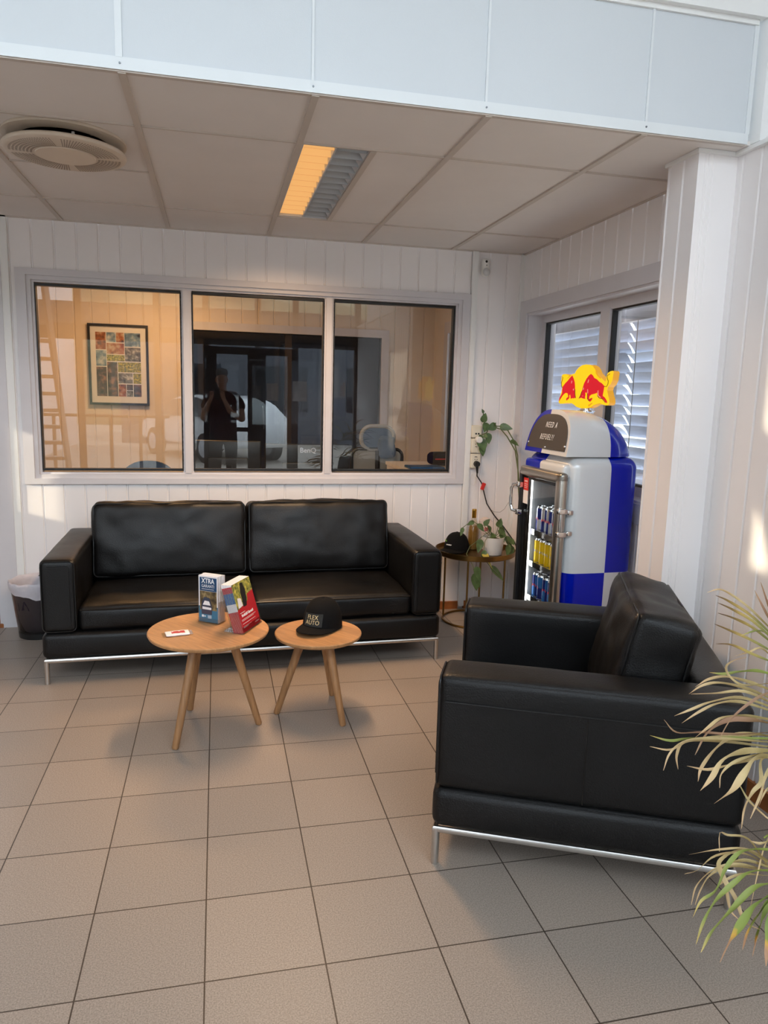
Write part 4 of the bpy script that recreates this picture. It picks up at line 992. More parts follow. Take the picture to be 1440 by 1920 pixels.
st_ = [
 [(0, 0, .10), (-.04, -.01, .15), (-.09, -.02, .12), (-.13, -.03, .09), (-.18, -.06, .07), (-.215, -.10, .03), (-.20, -.19, -.03), (-.19, -.20, -.09), (-.185, -.20, -.15)],
 [(0, 0, .10), (-.03, -.03, .16), (-.08, -.06, .10), (-.10, -.10, .03), (-.09, -.14, -.02), (-.06, -.16, -.06), (-.02, -.17, -.10)],
 [(0, .01, .10), (.05, 0, .15), (.09, -.01, .12), (.10, -.03, .07), (.10, -.05, .03)],
 [(0, 0, .10), (-.06, .02, .19), (-.11, .03, .2)], [(.01, 0, .1), (.03, 0, .18), (.035, 0, .2)], [(0, 0, .1), (-.13, .05, .22), (-.19, .06, .17), (-.2, .05, .12)], [(0, 0, .1), (.07, .02, .13), (.12, .0, .09), (.13, -.02, .04)]]
m = MB()
for s_ in st_: m.tube(s_, .0022, 6)
m.build('stems', STEMGREEN, t)
m = MB()
for b_, e_, w in (((-.185, -.20, -.03), (-.165, -.215, -.115), .055), ((-.19, -.20, -.07), (-.175, -.215, -.185), .075), ((-.185, -.2, -.1), (-.15, -.2, -.17), .05), ((-.07, -.15, -.04), (.02, -.18, -.135), .05),
    ((-.09, -.1, .05), (-.12, -.12, -.01), .04), ((-.10, -.04, .11), (-.13, -.08, .03), .055), ((-.06, .02, .19), (-.03, 0, .235), .04), ((-.1, .03, .2), (-.07, -.01, .155), .045),
    ((.03, 0, .18), (.045, -.01, .24), .05), ((.03, 0, .16), (.085, -.02, .125), .05), ((.0, 0, .14), (-.03, -.05, .12), .045), ((.09, 0, .12), (.11, -.04, .05), .05), ((.1, -.03, .07), (.075, -.07, .0), .045), ((.11, 0, .1), (.13, -.05, .07), .05), ((.12, 0, .06), (.10, -.07, -.0), .06),
    ((-.02, 0, .15), (-.055, -.03, .2), .045), ((-.19, .06, .17), (-.215, .03, .12), .03), ((-.12, .05, .21), (-.17, .04, .19), .035), ((.05, 0, .14), (.06, -.05, .09), .045), ((.08, .03, .12), (.06, .05, .2), .045), ((-.03, -.02, .12), (-.01, -.07, .13), .05)):
    leaf_mesh(m, b_, e_, (0, -.8, .6), w*.9, .2, .08)
m.build('leaves', LEAFGREEN, t, smooth=80)
m = MB(); leaf_mesh(m, (-.10, -.10, .03), (-.085, -.15, -.0), (0, -.7, .7), .045, .2); leaf_mesh(m, (-.09, -.12, .01), (-.06, -.17, -.06), (0, -1, .3), .012, .2); m.build('yellow_leaf', LEAFYELLOW, t, smooth=80)
# vine rising from behind the cooler
t = thing('climbing_vine', 'green vine reaching from behind the cooler across the corner wall', 'plant', (2.56, .72, 0))
O = Vector((2.56, .72, 0))
m = MB(); m.lathe([(0, 0), (.06, 0), (.085, .16), (.08, .16), (.055, .01), (0, .01)], 30); m.build('pot', CHARCOALPOT, t)
m = MB(); m.lathe([(0, .13), (.076, .13)], 24); m.build('soil', SOIL, t)
v1 = [(2.56, .72, .13), (2.56, .76, .6), (2.58, .9, .95), (2.61, 1.0, 1.10), (2.606, 1.06, 1.19), (2.572, 1.10, 1.262), (2.52, 1.12, 1.288), (2.456, 1.14, 1.286), (2.42, 1.15, 1.305), (2.408, 1.15, 1.34), (2.412, 1.15, 1.372)]
v2 = [(2.56, .72, .13), (2.57, .76, .6), (2.59, .92, .98), (2.60, 1.02, 1.13), (2.57, 1.1, 1.22), (2.53, 1.12, 1.268), (2.47, 1.13, 1.284)]
v3 = [(2.456, 1.14, 1.286), (2.44, 1.15, 1.24), (2.405, 1.15, 1.225), (2.40, 1.15, 1.18), (2.43, 1.15, 1.15), (2.45, 1.15, 1.18)]
m = MB()
for v in (v1, v2, v3): m.tube([Vector(p)-O for p in v], .0042, 6)
m.build('stems', STEMGREEN, t)
m = MB()
for b_, e_, w in (((2.408, 1.15, 1.31), (2.425, 1.14, 1.375), .05), ((2.413, 1.15, 1.372), (2.395, 1.14, 1.40), .02), ((2.435, 1.14, 1.31), (2.412, 1.12, 1.245), .055), ((2.50, 1.13, 1.295), (2.425, 1.11, 1.265), .055), ((2.52, 1.12, 1.29), (2.60, 1.08, 1.272), .05), ((2.47, 1.14, 1.29), (2.49, 1.11, 1.31), .03),
    ((2.45, 1.15, 1.24), (2.455, 1.13, 1.165), .05), ((2.40, 1.15, 1.2), (2.425, 1.13, 1.115), .075), ((2.41, 1.15, 1.16), (2.42, 1.14, 1.08), .05), ((2.405, 1.15, 1.225), (2.385, 1.13, 1.19), .035), ((2.58, 1.06, 1.2), (2.615, 1.0, 1.165), .03), ((2.42, 1.15, 1.225), (2.44, 1.13, 1.21), .03)):
    leaf_mesh(m, Vector(b_)-O, Vector(e_)-O, (0, -1, .1), w, .15, .05)
m.build('leaves', LEAFGREEN, t, smooth=80)

# ------------------------------------------------------------------ retro drink cooler
FRZ = R(2.0); FO = (2.228, -.432, 0); FW, FD, FH = .465, .405, 1.205
# local axes: x = depth (front at 0), y = across the front (0 = side seen by the viewer)
CK = checker('blue_silver_checks', .245, .265, .655)
CK2 = checker('blue_silver_checks_top', .245, .265, .0)
fr = thing('drink_cooler', 'retro drink cooler with blue and silver squares in the corner by the side window', 'drink cooler', FO, FRZ)
def boolean_diff(o, cutter):
    md = o.modifiers.new('cut', 'BOOLEAN'); md.operation = 'DIFFERENCE'; md.object = cutter; md.solver = 'EXACT'
    dg = bpy.context.evaluated_depsgraph_get(); me = bpy.data.meshes.new_from_object(o.evaluated_get(dg)); o.modifiers.clear(); o.data = me
    bpy.data.objects.remove(cutter)
m = MB(); m.soft(FD-.035, FW, FH-.05, .052, (6, 6, 10), (0, .008, .012), M=Matrix.Translation((.035+(FD-.035)/2, FW/2, .05+(FH-.05)/2)))
body = m.build('cabinet', [CK], fr, smooth=50)
m = MB(); m.box(-.05, FD-.05, .05, FW-.045, .11, 1.095); cut = m.build('cutter', SILVERCAN)
bpy.context.view_layer.update(); cut.parent = fr; bpy.context.view_layer.update()
boolean_diff(body, cut)
body.data.materials.clear(); body.data.materials.append(CK)
for p in body.data.polygons: p.use_smooth = True
body.data.set_sharp_from_angle(angle=R(40))
INNER = mat('cooler_liner', srgb(150, 154, 158), .35, var=.02)
m = MB()
ia, ib, ja, jb, ka, kb = .045, FD-.052, .052, FW-.047, .112, 1.093
m.face([(ib, ja, ka), (ib, jb, ka), (ib, jb, kb), (ib, ja, kb)]); m.face([(ia, ja, ka), (ib, ja, ka), (ib, ja, kb), (ia, ja, kb)]); m.face([(ia, jb, ka), (ib, jb, ka), (ib, jb, kb), (ia, jb, kb)])
m.face([(ia, ja, ka), (ib, ja, ka), (ib, jb, ka), (ia, jb, ka)]); m.face([(ia, ja, kb), (ib, ja, kb), (ib, jb, kb), (ia, jb, kb)]); m.build('liner', INNER, fr, smooth=0)
m = MB(); m.box(.06, FD-.03, .04, FW-.04, 0, .06); m.build('plinth', BLACKP, fr, smooth=0)
# crown moulding step above the door
m = MB(); m.soft(.05, FW-.05, .07, .02, (2, 6, 3), M=Matrix.Translation((.035, FW/2, 1.14))); m.build('brow', CK, fr)
# door
dr = root('door', (0, 0, 0)); dr.parent = fr
dz0, dz1 = .085, 1.135
m = MB()
m.soft(.045, FW-.02, .055, .018, (2, 6, 2), M=Matrix.Translation((.0125, FW/2, dz1-.0275)))
m.soft(.045, .058, dz1-dz0, .018, (2, 2, 10), M=Matrix.Translation((.0125, .039, (dz0+dz1)/2)))
m.soft(.045, FW-.02, .05, .018, (2, 6, 2), M=Matrix.Translation((.0125, FW/2, dz0+.025))); m.build('door_frame', SATIN, dr)
m = MB(); m.soft(.04, .022, dz1-dz0-.03, .006, (2, 1, 10), M=Matrix.Translation((.012, FW-.021, (dz0+dz1)/2-.012)))
m.box(.012, .032, .066, FW-.03, dz1-.07, dz1-.055); m.box(.004, .032, .066, .072, dz0+.05, dz1-.055)
for k in range(3): m.box(.016+.008*k, .02+.008*k, FW-.046-.010*k, FW-.030-.010*k, dz0+.05, dz1-.06)
m.build('door_seal', BLACKP, dr)
m = MB(); m.face([(.012, .066, dz0+.05), (.012, FW-.03, dz0+.05), (.012, FW-.03, dz1-.055), (.012, .066, dz1-.055)]); m.build('door_glass', DOORGLASS, dr, smooth=0)
m = MB(); y = FW-.008
m.soft(.03, .03, .03, .005, (1, 1, 1), M=Matrix.Translation((-.006, y-.01, 1.03))); m.soft(.03, .03, .03, .005, (1, 1, 1), M=Matrix.Translation((-.006, y-.01, .885)))
m.tube([(-.012, y, 1.03), (-.03, y+.018, 1.027), (-.036, y+.026, 1.005), (-.036, y+.026, .92), (-.03, y+.018, .892), (-.012, y, .885)], .0085, 10); m.build('handle', CHROME, dr)
for z in (.90, .335):
    m = MB(); m.cyl((.0, .004, z-.065), (.0, .004, z+.065), .009, n=14); m.soft(.05, .026, .026, .006, (1, 1, 1), M=Matrix.Translation((.006, .006, z+.055))); m.soft(.05, .026, .026, .006, (1, 1, 1), M=Matrix.Translation((.006, .006, z-.055)))
    m.soft(.03, .014, .024, .006, (1, 1, 1), M=Matrix.Translation((.045, -.001, z+.05))); m.soft(.03, .014, .024, .006, (1, 1, 1), M=Matrix.Translation((.045, -.001, z-.05))); m.cyl((-.012, .0, z+.055), (-.012, .0, z+.075), .008, .004, n=12)
    m.build('hinge', CHROME, dr)
m = MB(); m.box(.0095, .0110, FW-.085, FW-.032, 1.005, 1.070); sk = m.build('sticker', RED, dr, smooth=0)
m = MB(); m.box(.0095, .0110, FW-.085, FW-.032, .935, 1.004); m.build('sticker_panel', PAPER, dr, smooth=0)
text_obj('sticker_lettering', 'LAGER', .012, WHITEPRINT, dr, basis((.0090, FW-.058, 1.052), (0, -1, 0), (0, 0, 1), (-1, 0, 0)))
m = MB()
for z in (1.036, 1.026, 1.017): m.box(.0090, .0095, FW-.076, FW-.042, z, z+.002)
m.build('sticker_print', WHITEPRINT, dr, smooth=0)
m = MB(); m.box(.036, .046, FW-.066, FW-.054, .13, 1.06); led = m.build('led_strip', LED, fr, smooth=0)
SHZ = (.79, .62, .435)
SH = mat('shelf_wire', srgb(150, 152, 155), .35, metal=.8)
for z in SHZ:
    m = MB(); m.box(.06, ib-.005, ja+.004, jb-.004, z-.006, z); s = m.build('shelf', SH, fr, smooth=0)
    m = MB(); m.box(.052, .058, ja+.004, jb-.004, z-.018, z+.012); m.box(.0515, .052, ja+.004, jb-.004, z-.010, z+.006); m.build('price_rail', CHROME, s, smooth=0)
# dome on top
m = MB()
DX = FD+.0; base_z = FH
ns, nc = 26, 30; rings = []
for i in range(ns+1):
    s = i/ns
    x = .012+.385*s
    k = (1-max(0, (s-.25)/.75)**2.4*.97)
    hh = .215*(k**.55); wy = (FW-.03)*.5*(1-max(0, (s-.55)/.45)**3*.35)
    if s > .985: hh *= .5
    row = []
    for j in range(nc+1):
        a = PI*j/nc
        c, sn = math.cos(a), math.sin(a)
        yy = wy*(abs(c)**.72)*(1 if c >= 0 else -1); zz_ = hh*(abs(sn)**.8)
        xx = x+.045*max(0, (1-s*2.2))*(zz_/.215)     # front plane tilts back
        row.append(m.bm.verts.new((xx, FW/2-yy, base_z+.006+zz_)))
    rings.append(row)
for A, B in zip(rings[:-1], rings[1:]):
    for j in range(nc): m.bm.faces.new((A[j], A[j+1], B[j+1], B[j]))
    m.bm.faces.new((A[0], B[0], B[nc], A[nc]))
m.bm.faces.new(rings[0]); m.bm.faces.new(rings[-1][::-1])
dome = m.build('dome', checker('blue_silver_checks_dome', .245, .265, .5), fr, smooth=50)
def fp(j, k, off):
    """point on the tilted dome front, scaled about its middle"""
    v = rings
    return None
m = MB(); P = []
for j in range(nc+1):
    a = PI*j/nc; c, sn = math.cos(a), math.sin(a)
    yy = ((FW-.03)*.5-.022)*(abs(c)**.72)*(1 if c >= 0 else -1); zz_ = .022+(.215-.044)*(abs(sn)**.8)
    P.append((yy, zz_))
tl = .045/.215
m.prism(P, .0, .004, lambda u, v, w: (.0115+tl*v-w, FW/2-u, base_z+.006+v)); pn = m.build('sign_panel', mat('dark_sign_panel', srgb(70, 66, 62), .22, var=.02), fr, smooth=0)
zax = Vector((tl, 0, 1)).normalized(); nax = Vector((-1, 0, tl)).normalized()
for body_, zc, yc in (('NEED A', .138, -.012), ('REFUEL??', .078, .006)):
    text_obj('lettering', body_, .040, WHITEPRINT, pn, basis(Vector((.0115+tl*zc, FW/2+yc, base_z+.006+zc))+nax*.0048, (0, -1, 0), zax, nax), shear=.3, sx=.62, spacing=1.45)
for u, v in ((-.19, .045), (.19, .045), (.0, .03)):
    m = MB(); c = Vector((.0115+tl*v, FW/2-u, base_z+.006+v)); m.cyl(c+nax*.003, c+nax*.008, .007, .004, n=12); m.build('screw', CHROME, pn)
# sign on top: two red bulls on a yellow sun, back-lit
SY = emission('sign_yellow', srgb(255, 206, 0), .85); SR = emission('sign_red', srgb(222, 0, 32), .75); SB_ = mat('sign_outline', srgb(60, 14, 20), .5); SO = emission('sign_orange', srgb(244, 170, 0), .7)
sgn = root('illuminated_sign', (.224, FW/2-.005, base_z+.213)); sgn.parent = fr
su = Vector((.53, -.848, 0)); su = Matrix.Rotation(-FRZ, 3, 'Z') @ su; snn = Vector((su.y, -su.x, 0))   # su: across, snn: towards the viewer side
if snn.x > 0: snn = -snn
m = MB(); m.lathe([(0, .0), (.042, 0), (.042, .006), (.030, .009), (.030, .012), (.026, .013), (.026, .017), (.032, .019), (0, .0195)], 32); m.build('collar', CHROME, sgn)
def sp(px, py, d):
    """traced emblem coordinates to the sign's own plane"""
    return su*((px-655)*.00034)+Vector((0, 0, (858-py)*.000312+.016))+snn*d
OUT = [(268,345),(285,328),(330,322),(372,338),(398,356),(425,335),(455,318),(478,322),(500,272),(540,222),(590,188),(650,176),(710,180),(765,205),(800,250),(822,300),(850,330),(900,372),(940,410),(968,440),(985,420),(985,360),(1000,312),(1040,282),(1075,275),(1090,300),(1085,360),(1080,420),(1055,480),(1020,520),(1010,570),(1030,640),(1052,700),(1060,760),(1045,795),(1005,800),(960,790),(915,770),(860,785),(820,800),(770,835),(700,856),(610,856),(540,835),(495,800),(455,780),(410,778),(370,778),(320,792),(265,795),(240,770),(245,720),(262,670),(275,610),(285,555),(270,500),(262,430)]
m = MB(); m.prism(OUT, -.03, .03, lambda u, v, w: sp(u, v, w)); so = m.build('sign_body', [SY, SO], sgn, smooth=0)
for p in so.data.polygons: p.material_index = 1 if len(p.vertices) == 4 else 0
BULL_R = [(745,322),(775,345),(800,385),(845,405),(880,440),(925,465),(965,505),(960,560),(955,610),(950,655),(985,680),(1020,730),(1028,765),(1005,755),(975,715),(930,690),(890,675),(868,640),(865,605),(840,620),(800,632),(770,640),(745,665),(740,700),(755,715),(775,690),(795,695),(785,720),(760,752),(735,735),(710,705),(712,660),(705,625),(690,605),(672,615),(678,650),(672,680),(680,708),(650,705),(615,690),(590,700),(598,665),(618,610),(625,550),(645,470),(680,395),(715,345)]
BULL_L = [(445,345),(470,395),(490,450),(500,520),(503,590),(508,650),(515,690),(495,705),(470,700),(445,712),(440,680),(430,640),(415,660),(418,700),(400,720),(375,742),(368,715),(385,690),(400,690),(395,650),(385,625),(350,620),(325,640),(300,670),(270,720),(248,755),(255,700),(278,660),(295,620),(292,570),(300,520),(335,470),(375,430),(410,380)]
for nm, B_ in (('bull_emblem', BULL_R), ('bull_emblem', BULL_L)):
    cxx = sum(p[0] for p in B_)/len(B_); cyy = sum(p[1] for p in B_)/len(B_)
    m = MB(); m.prism(B_, .0302, .0325, lambda u, v, w: sp(u, v, w)); bo = m.build(nm, SR, sgn, smooth=0)
m = MB()
for tp in ([(965,510),(1000,515),(1020,480),(1022,430),(1005,390),(1000,350),(1040,322)], [(292,540),(276,510),(270,460),(286,420),(290,380),(280,362)], [(505,560),(512,640),(525,700)], [(620,590),(600,660),(580,705)], [(870,650),(900,690),(950,700),(1000,755)], [(710,620),(716,700),(740,735),(770,700)]):
    m.tube([sp(u, v, .0326) for u, v in tp], .0014, 5)
m.build('emblem_outline', SB_, sgn)
m = MB()
for B_ in ([(810,240),(850,330),(905,380),(900,400),(850,360),(815,310)], [(430,340),(395,375),(350,400),(390,355)], [(730,800),(790,765),(800,775),(745,830)]): m.prism(B_, .0302, .0312, lambda u, v, w: sp(u, v, w))
m.build('sun_shading', SO, sgn, smooth=0)
m = MB()
for B_ in ([(700,460),(712,410),(722,408),(716,455)], [(436,470),(440,430),(450,428),(446,468)], [(632,570),(640,525),(650,560)], [(470,575),(482,545),(492,580)], [(628,665),(640,655),(645,668)], [(870,580),(880,570),(890,650),(930,680),(920,685),(876,655)], [(704,560),(714,555),(722,620),(712,625)]): m.prism(B_, .0326, .0332, lambda u, v, w: sp(u, v, w))
m.build('emblem_highlight', emission('sign_pale', srgb(255, 170, 150), .6), sgn, smooth=0)

t = root('power_cord'); t.parent = fr; bpy.context.view_layer.update(); t.matrix_parent_inverse = fr.matrix_world.inverted(); t['label'] = 'black mains cord with a red tag'
m = MB(); m.cyl((2.384, WY-.034, 1.028), (2.384, WY-.062, 1.028), .021, .018, n=20); m.cyl((2.384, WY-.05, 1.02), (2.388, WY-.05, .965), .011, .006, n=12); m.build('plug', BLACKP, t)
cp = [(2.386, 1.152, .99), (2.392, 1.165, .945), (2.435, 1.18, .892), (2.455, 1.185, .83), (2.480, 1.185, .75), (2.535, 1.18, .67), (2.60, 1.15, .59), (2.645, 1.05, .50), (2.65, .8, .3), (2.655, .4, .05), (2.655, .2, .012)]
m = MB(); m.tube(cp, .0042, 8); m.build('cable', BLACKP, t)
m = MB(); m.soft(.026, .012, .05, .004, (2, 1, 3), M=Matrix.Translation((2.442, 1.172, .872)) @ Matrix.Rotation(R(20), 4, 'Y')); m.build('tag', RED, t)
# cans on the shelves
def make_can(kind, label, group):
    t = thing('drink_can', label, 'can', (0, 0, 0), 0, group)
    r, h = .0265, .134
    mt = {'classic': [BLUECAN, SILVERCAN], 'yellow': [YELLOWCAN, YELLOWCAN], 'blue': [LIGHTBLUECAN, BLUECAN]}[kind]
    m = MB(); n = 20
    def band(z0, z1, a0, a1, mi):
        P = [a0+(a1-a0)*k/n for k in range(n+1)]
        for a, b in zip(P[:-1], P[1:]): m.face([(r*math.cos(a), r*math.sin(a), z0), (r*math.cos(b), r*math.sin(b), z0), (r*math.cos(b), r*math.sin(b), z1), (r*math.cos(a), r*math.sin(a), z1)], mi)
    for q in range(2):
        for hb in range(2): band(.008+hb*.057, .065+hb*.057, q*PI+.3, (q+1)*PI+.3, (q+hb) % 2)
    m.build('body', mt, t, smooth=60)
    m = MB(); m.lathe([(0, .002), (.018, 0), (.021, .001), (r, .008)], n); m.lathe([(r, .122), (.0225, .131), (.0225, h), (.0205, h), (.02, .131), (0, .131)], n); m.build('rim', CHROME, t)
    m = MB()
    for a0 in (PI*1.0, 0):
        for s_ in (-1, 1):
            P = [(s_*.002, 0), (s_*.013, -.008), (s_*.015, .004), (s_*.008, .010), (s_*.003, .008)]
            m.face([((r+.0004)*math.cos(a0+u/r), (r+.0004)*math.sin(a0+u/r), .065+v) for u, v in P])
    m.build('emblem', REDPRINT if kind != 'yellow' else SILVERCAN, t, smooth=0)
    return t
for z, kind, lab, grp in ((SHZ[0], 'classic', 'blue and silver can on the upper cooler shelf', 'cans on the upper shelf'), (SHZ[1], 'yellow', 'yellow can on the middle cooler shelf', 'cans on the middle shelf'), (SHZ[2], 'blue', 'blue can on the lower cooler shelf', 'cans on the lower shelf')):
    first = None
    for i in range(3):
        for j in range(6):
            lx, ly = .095+.060*i, .095+.0575*j
            if ly > FW-.075: continue
            c = first and copy_tree(first)
            if c is None: c = first = make_can(kind, lab, grp)
            p = Matrix.Translation(FO) @ Matrix.Rotation(FRZ, 4, 'Z') @ Vector((lx, ly, z+.0005))
            c.location = p; c.rotation_euler = (0, 0, FRZ+random.uniform(-.5, .5))
            rowname = ('front', 'middle', 'back')[i]
            c['label'] = lab.replace(' can on', ' can in the %s row on' % rowname)

# ------------------------------------------------------------------ potted palm in the right foreground
PC = Vector((2.30, -2.30, 0))
pal = thing('potted_palm', 'half dried palm with tan and green leaves at the right edge', 'plant', PC)
m = MB(); m.lathe([(0, 0), (.13, 0), (.14, .01), (.175, .30), (.18, .31), (.165, .31), (.13, .02), (0, .02)], 40); m.build('pot', CHARCOALPOT, pal)
m = MB(); m.lathe([(0, .27), (.163, .27)], 30); m.build('soil', SOIL, pal)
def leafmat(name, stops):
    t = NT(name); u = t.coords('UV'); s = t.add('ShaderNodeSeparateXYZ'); t.link(u, s.inputs[0])
    n = t.noise(30, 3); f = t.math('ADD', s.outputs[0], t.math('MULTIPLY', t.math('SUBTRACT', n.outputs['Fac'], .5), .35))
    t.link(t.ramp(f, stops), t.b.inputs['Base Color']); t.b.inputs['Roughness'].default_value = .55
    return t.m
LM = {'g': leafmat('palm_green', [(.1, srgb(128, 140, 62)), (.75, srgb(140, 150, 78)), (.95, srgb(196, 168, 96))]),
      'b': leafmat('palm_green_brown_tip', [(.1, srgb(112, 132, 58)), (.62, srgb(134, 146, 66)), (.70, srgb(206, 160, 70)), (.8, srgb(176, 134, 100))]),
      't': leafmat('palm_dry_tan', [(.1, srgb(150, 132, 80)), (.5, srgb(206, 182, 132)), (.95, srgb(206, 172, 130))]),
      'm': leafmat('palm_half_dry', [(.1, srgb(130, 132, 70)), (.5, srgb(186, 158, 90)), (.9, srgb(120, 92, 66))]),
      'd': leafmat('palm_brown', [(.1, srgb(140, 110, 76)), (.5, srgb(160, 122, 96)), (.95, srgb(180, 146, 112))])}
KEY = {'g': 0, 'b': 1, 't': 2, 'm': 3, 'd': 4}
def catmull(P, n=5):
    P = [Vector(p) for p in P]; Q = [P[0]*2-P[1]]+P+[P[-1]*2-P[-2]]; out = []
    for i in range(1, len(Q)-2):
        a, b, c, d = Q[i-1:i+3]
        for k in range(n):
            t = k/n; out.append(.5*((2*b)+(c-a)*t+(2*a-5*b+4*c-d)*t*t+(3*b-a-3*c+d)*t**3))
    out.append(P[-1]); return out
def blade(mb, uv, P, w, mi, side):
    n = len(P); rows = []
    for i, p in enumerate(P):
        d = (P[min(n-1, i+1)]-P[max(0, i-1)]).normalized()
        s = d.cross(side)
        s = s.normalized() if s.length > 1e-4 else d.orthogonal().normalized()
        s = (Matrix.Rotation(.5*math.sin(i*.5+w*900), 3, d) @ s)
        q = i/(n-1); h = w*.5*min(1, .45+q*2.2)*(1-max(0, (q-.55)/.45)**1.6)+.0004
        nn = s.cross(d)
        rows.append((mb.bm.verts.new(p-s*h), mb.bm.verts.new(p-nn*h*.35), mb.bm.verts.new(p+s*h), q))
    for A, B in zip(rows[:-1], rows[1:]):
        for i in (0, 1):
            f = mb.bm.faces.new((A[i], A[i+1], B[i+1], B[i])); f.material_index = mi
            for lp, qq in zip(f.loops, (A[3], A[3], B[3], B[3])): lp[uv].uv = (qq, .5)
fr_base = {'1': (1.99, -2.10, .93), '2': (1.99, -2.12, .72), '3': (1.985, -2.13, .60), '4': (1.90, -2.20, .47), '5': (1.95, -2.16, .50)}
mlist = [LM[k] for k in 'gbtmd']
for fid in '12345':
    m = MB(); uv = m.bm.loops.layers.uv.new('UVMap')
    for f_, kind, w, pts in PALM:
        if f_ != fid: continue
        P = [Vector(p)-PC for p in catmull(pts)]
        blade(m, uv, P, w, KEY[kind], Vector((.3, .95, .1)))
    # stalk from the soil to where the leaflets start, with leaflets nobody sees from here
    e = Vector(fr_base[fid])-PC
    st0 = Vector((e.x*.06, e.y*.06, .27))
    stalk = catmull([st0, st0*.6+Vector((e.x*.12, e.y*.12, .2+e.z*.4)), Vector((e.x*.45, e.y*.45, e.z+.10)), Vector((e.x*.8, e.y*.8, e.z+.06)), e], 5)
    for k in range(14):
        q = stalk[6+k % 14]; an = random.uniform(0, 2*PI)
        tip = q+Vector((.30*math.cos(an)+.08, .26*math.sin(an)-.10, random.uniform(-.1, .18)))
        if tip.x < -.18 and tip.y > -.08: tip.x += .35
        if tip.x > .28: tip.x = .28
        blade(m, uv, catmull([q, (q+tip)/2+Vector((0, 0, .05)), tip], 4), .008, random.choice((0, 2, 3)), Vector((.3, .95, .1)))
    m.tube(stalk, .006, 6, mi=0, taper=lambda q: 1-.6*q)
    m.build('frond', mlist, pal, smooth=80, recalc=False)
# ------------------------------------------------------------------ office behind the window
DZ = .74
t = thing('office_desk', 'pale office desk standing behind the interior window', 'desk', (1.07, 1.86, 0))
m = MB(); m.soft(1.2, .78, .028, .006, (4, 2, 1), M=T(0, 0, DZ-.014)); m.build('desk_top', CABINET, t)
for x in (-.55, .55):
    for y in (-.32, .32):
        m = MB(); m.box(x-.025, x+.025, y-.025, y+.025, 0, DZ-.028); m.build('leg', GREYPRINT, t, smooth=0)
def monitor(label, c, rz, w, h, ztop, text=None):
    t = thing('computer_monitor', label, 'monitor', (c[0], c[1], DZ+.001), rz, 'monitors on the office desk')
    zc = ztop-DZ-h/2
    m = MB(); m.soft(w, .024, h, .008, (4, 1, 4), (0, .012, 0), M=T(0, 0, zc)); m.build('screen_case', BLACKP, t)
    m = MB(); m.soft(w*.62, .03, h*.55, .012, (4, 1, 4), M=T(0, -.022, zc-h*.12)); m.build('rear_cover', mat('monitor_rear', srgb(34, 36, 38), .5), t)
    m = MB(); m.box(-.03, .03, -.05, -.02, .012, zc); m.build('stand', BLACKP, t, smooth=0)
    m = MB(); m.lathe([(0, 0), (.12, 0), (.12, .006), (.05, .014), (0, .014)], 32, (0, -.03, 0)); m.build('foot', BLACKP, t)
    m = MB(); m.face([(-w/2+.015, .0255, zc-h/2+.02), (w/2-.015, .0255, zc-h/2+.02), (w/2-.015, .0255, zc+h/2-.015), (-w/2+.015, .0255, zc+h/2-.015)]); m.build('screen', CARGLASS, t, smooth=0)
    if text: text_obj('lettering', text, .05, SILVERCAN, t, basis((w*.0, -.0265, zc+h/2-.046), (1, 0, 0), (0, 0, 1), (0, -1, 0)), bold=.001)
monitor('back of a black monitor turned slightly, below the photographer reflection', (.735, 1.75), R(-7), .46, .34, 1.128)
monitor('back of a black monitor with pale lettering on the office desk', (1.295, 1.72), R(0), .61, .38, 1.112, 'BenQ')
def office_chair(label, c, rz, zb, head=True, roundtop=False):
    t = thing('office_chair', label, 'chair', (c[0], c[1], 0), rz)
    m = MB()
    for k in range(5):
        an = 2*PI*k/5+.3; m.tube([(0, 0, .10), (.16*math.cos(an), .16*math.sin(an), .085), (.30*math.cos(an), .30*math.sin(an), .07)], .018, 8)
    m.cyl((0, 0, .08), (0, 0, .44), .026, n=14); m.build('base', BLACKP, t)
    for k in range(5):
        an = 2*PI*k/5+.3; m = MB(); m.cyl((.30*math.cos(an)-.012, .30*math.sin(an), .03), (.30*math.cos(an)+.012, .30*math.sin(an), .03), .03, n=14); m.build('caster', BLACKP, t)
    m = MB(); m.soft(.5, .48, .07, .03, (6, 6, 2), (0, 0, .02), M=T(0, 0, .47)); m.build('seat', BLACKCLOTH, t)
    h = zb-.55
    if roundtop:
        m = MB(); m.prism(rrect(.42, h+.1, .19, 8), -.02, .02, lambda u, v, w: (u, .24+w, .5+h/2+v)); m.build('backrest', DENIM, t)
    else:
        m = MB(); m.soft(.40, .03, h, .014, (8, 1, 8), (0, .01, .01), M=T(0, .25, .55+h/2)); m.build('backrest', GREYMESH, t)
        m = MB(); m.tube([(u, .262, .55+h/2+v) for u, v in rrect(.42, h+.02, .06)], .014, 8, closed=True); m.tube([(0, .28, .45), (0, .30, .7), (0, .28, zb)], .02, 8); m.build('back_frame', BLACKP, t)
        m = MB(); m.tube([(u, .26, zb+.10+v) for u, v in rrect(.27, .19, .085, 7)], .017, 8, closed=True); hd = m.build('headrest', GREYMESH, t)
        m = MB(); m.prism(rrect(.25, .17, .08, 7), -.004, .004, lambda u, v, w: (u, .262+w, zb+.10+v)); m.build('headrest_mesh', DENIM, hd)
    return t
office_chair('grey mesh office chair with curved headrest behind the right pane', (1.93, 2.53), R(180), 1.03)
t = thing('jacket', 'blue jacket hung over the headrest of the mesh office chair', 'jacket', (2.0, 2.255, 1.055))
m = MB(); m.soft(.13, .05, .16, .022, (6, 3, 6), (.005, .015, .01), .014, 14, T(0, -.02, 0)); m.build('cloth', DENIM, t, smooth=70)
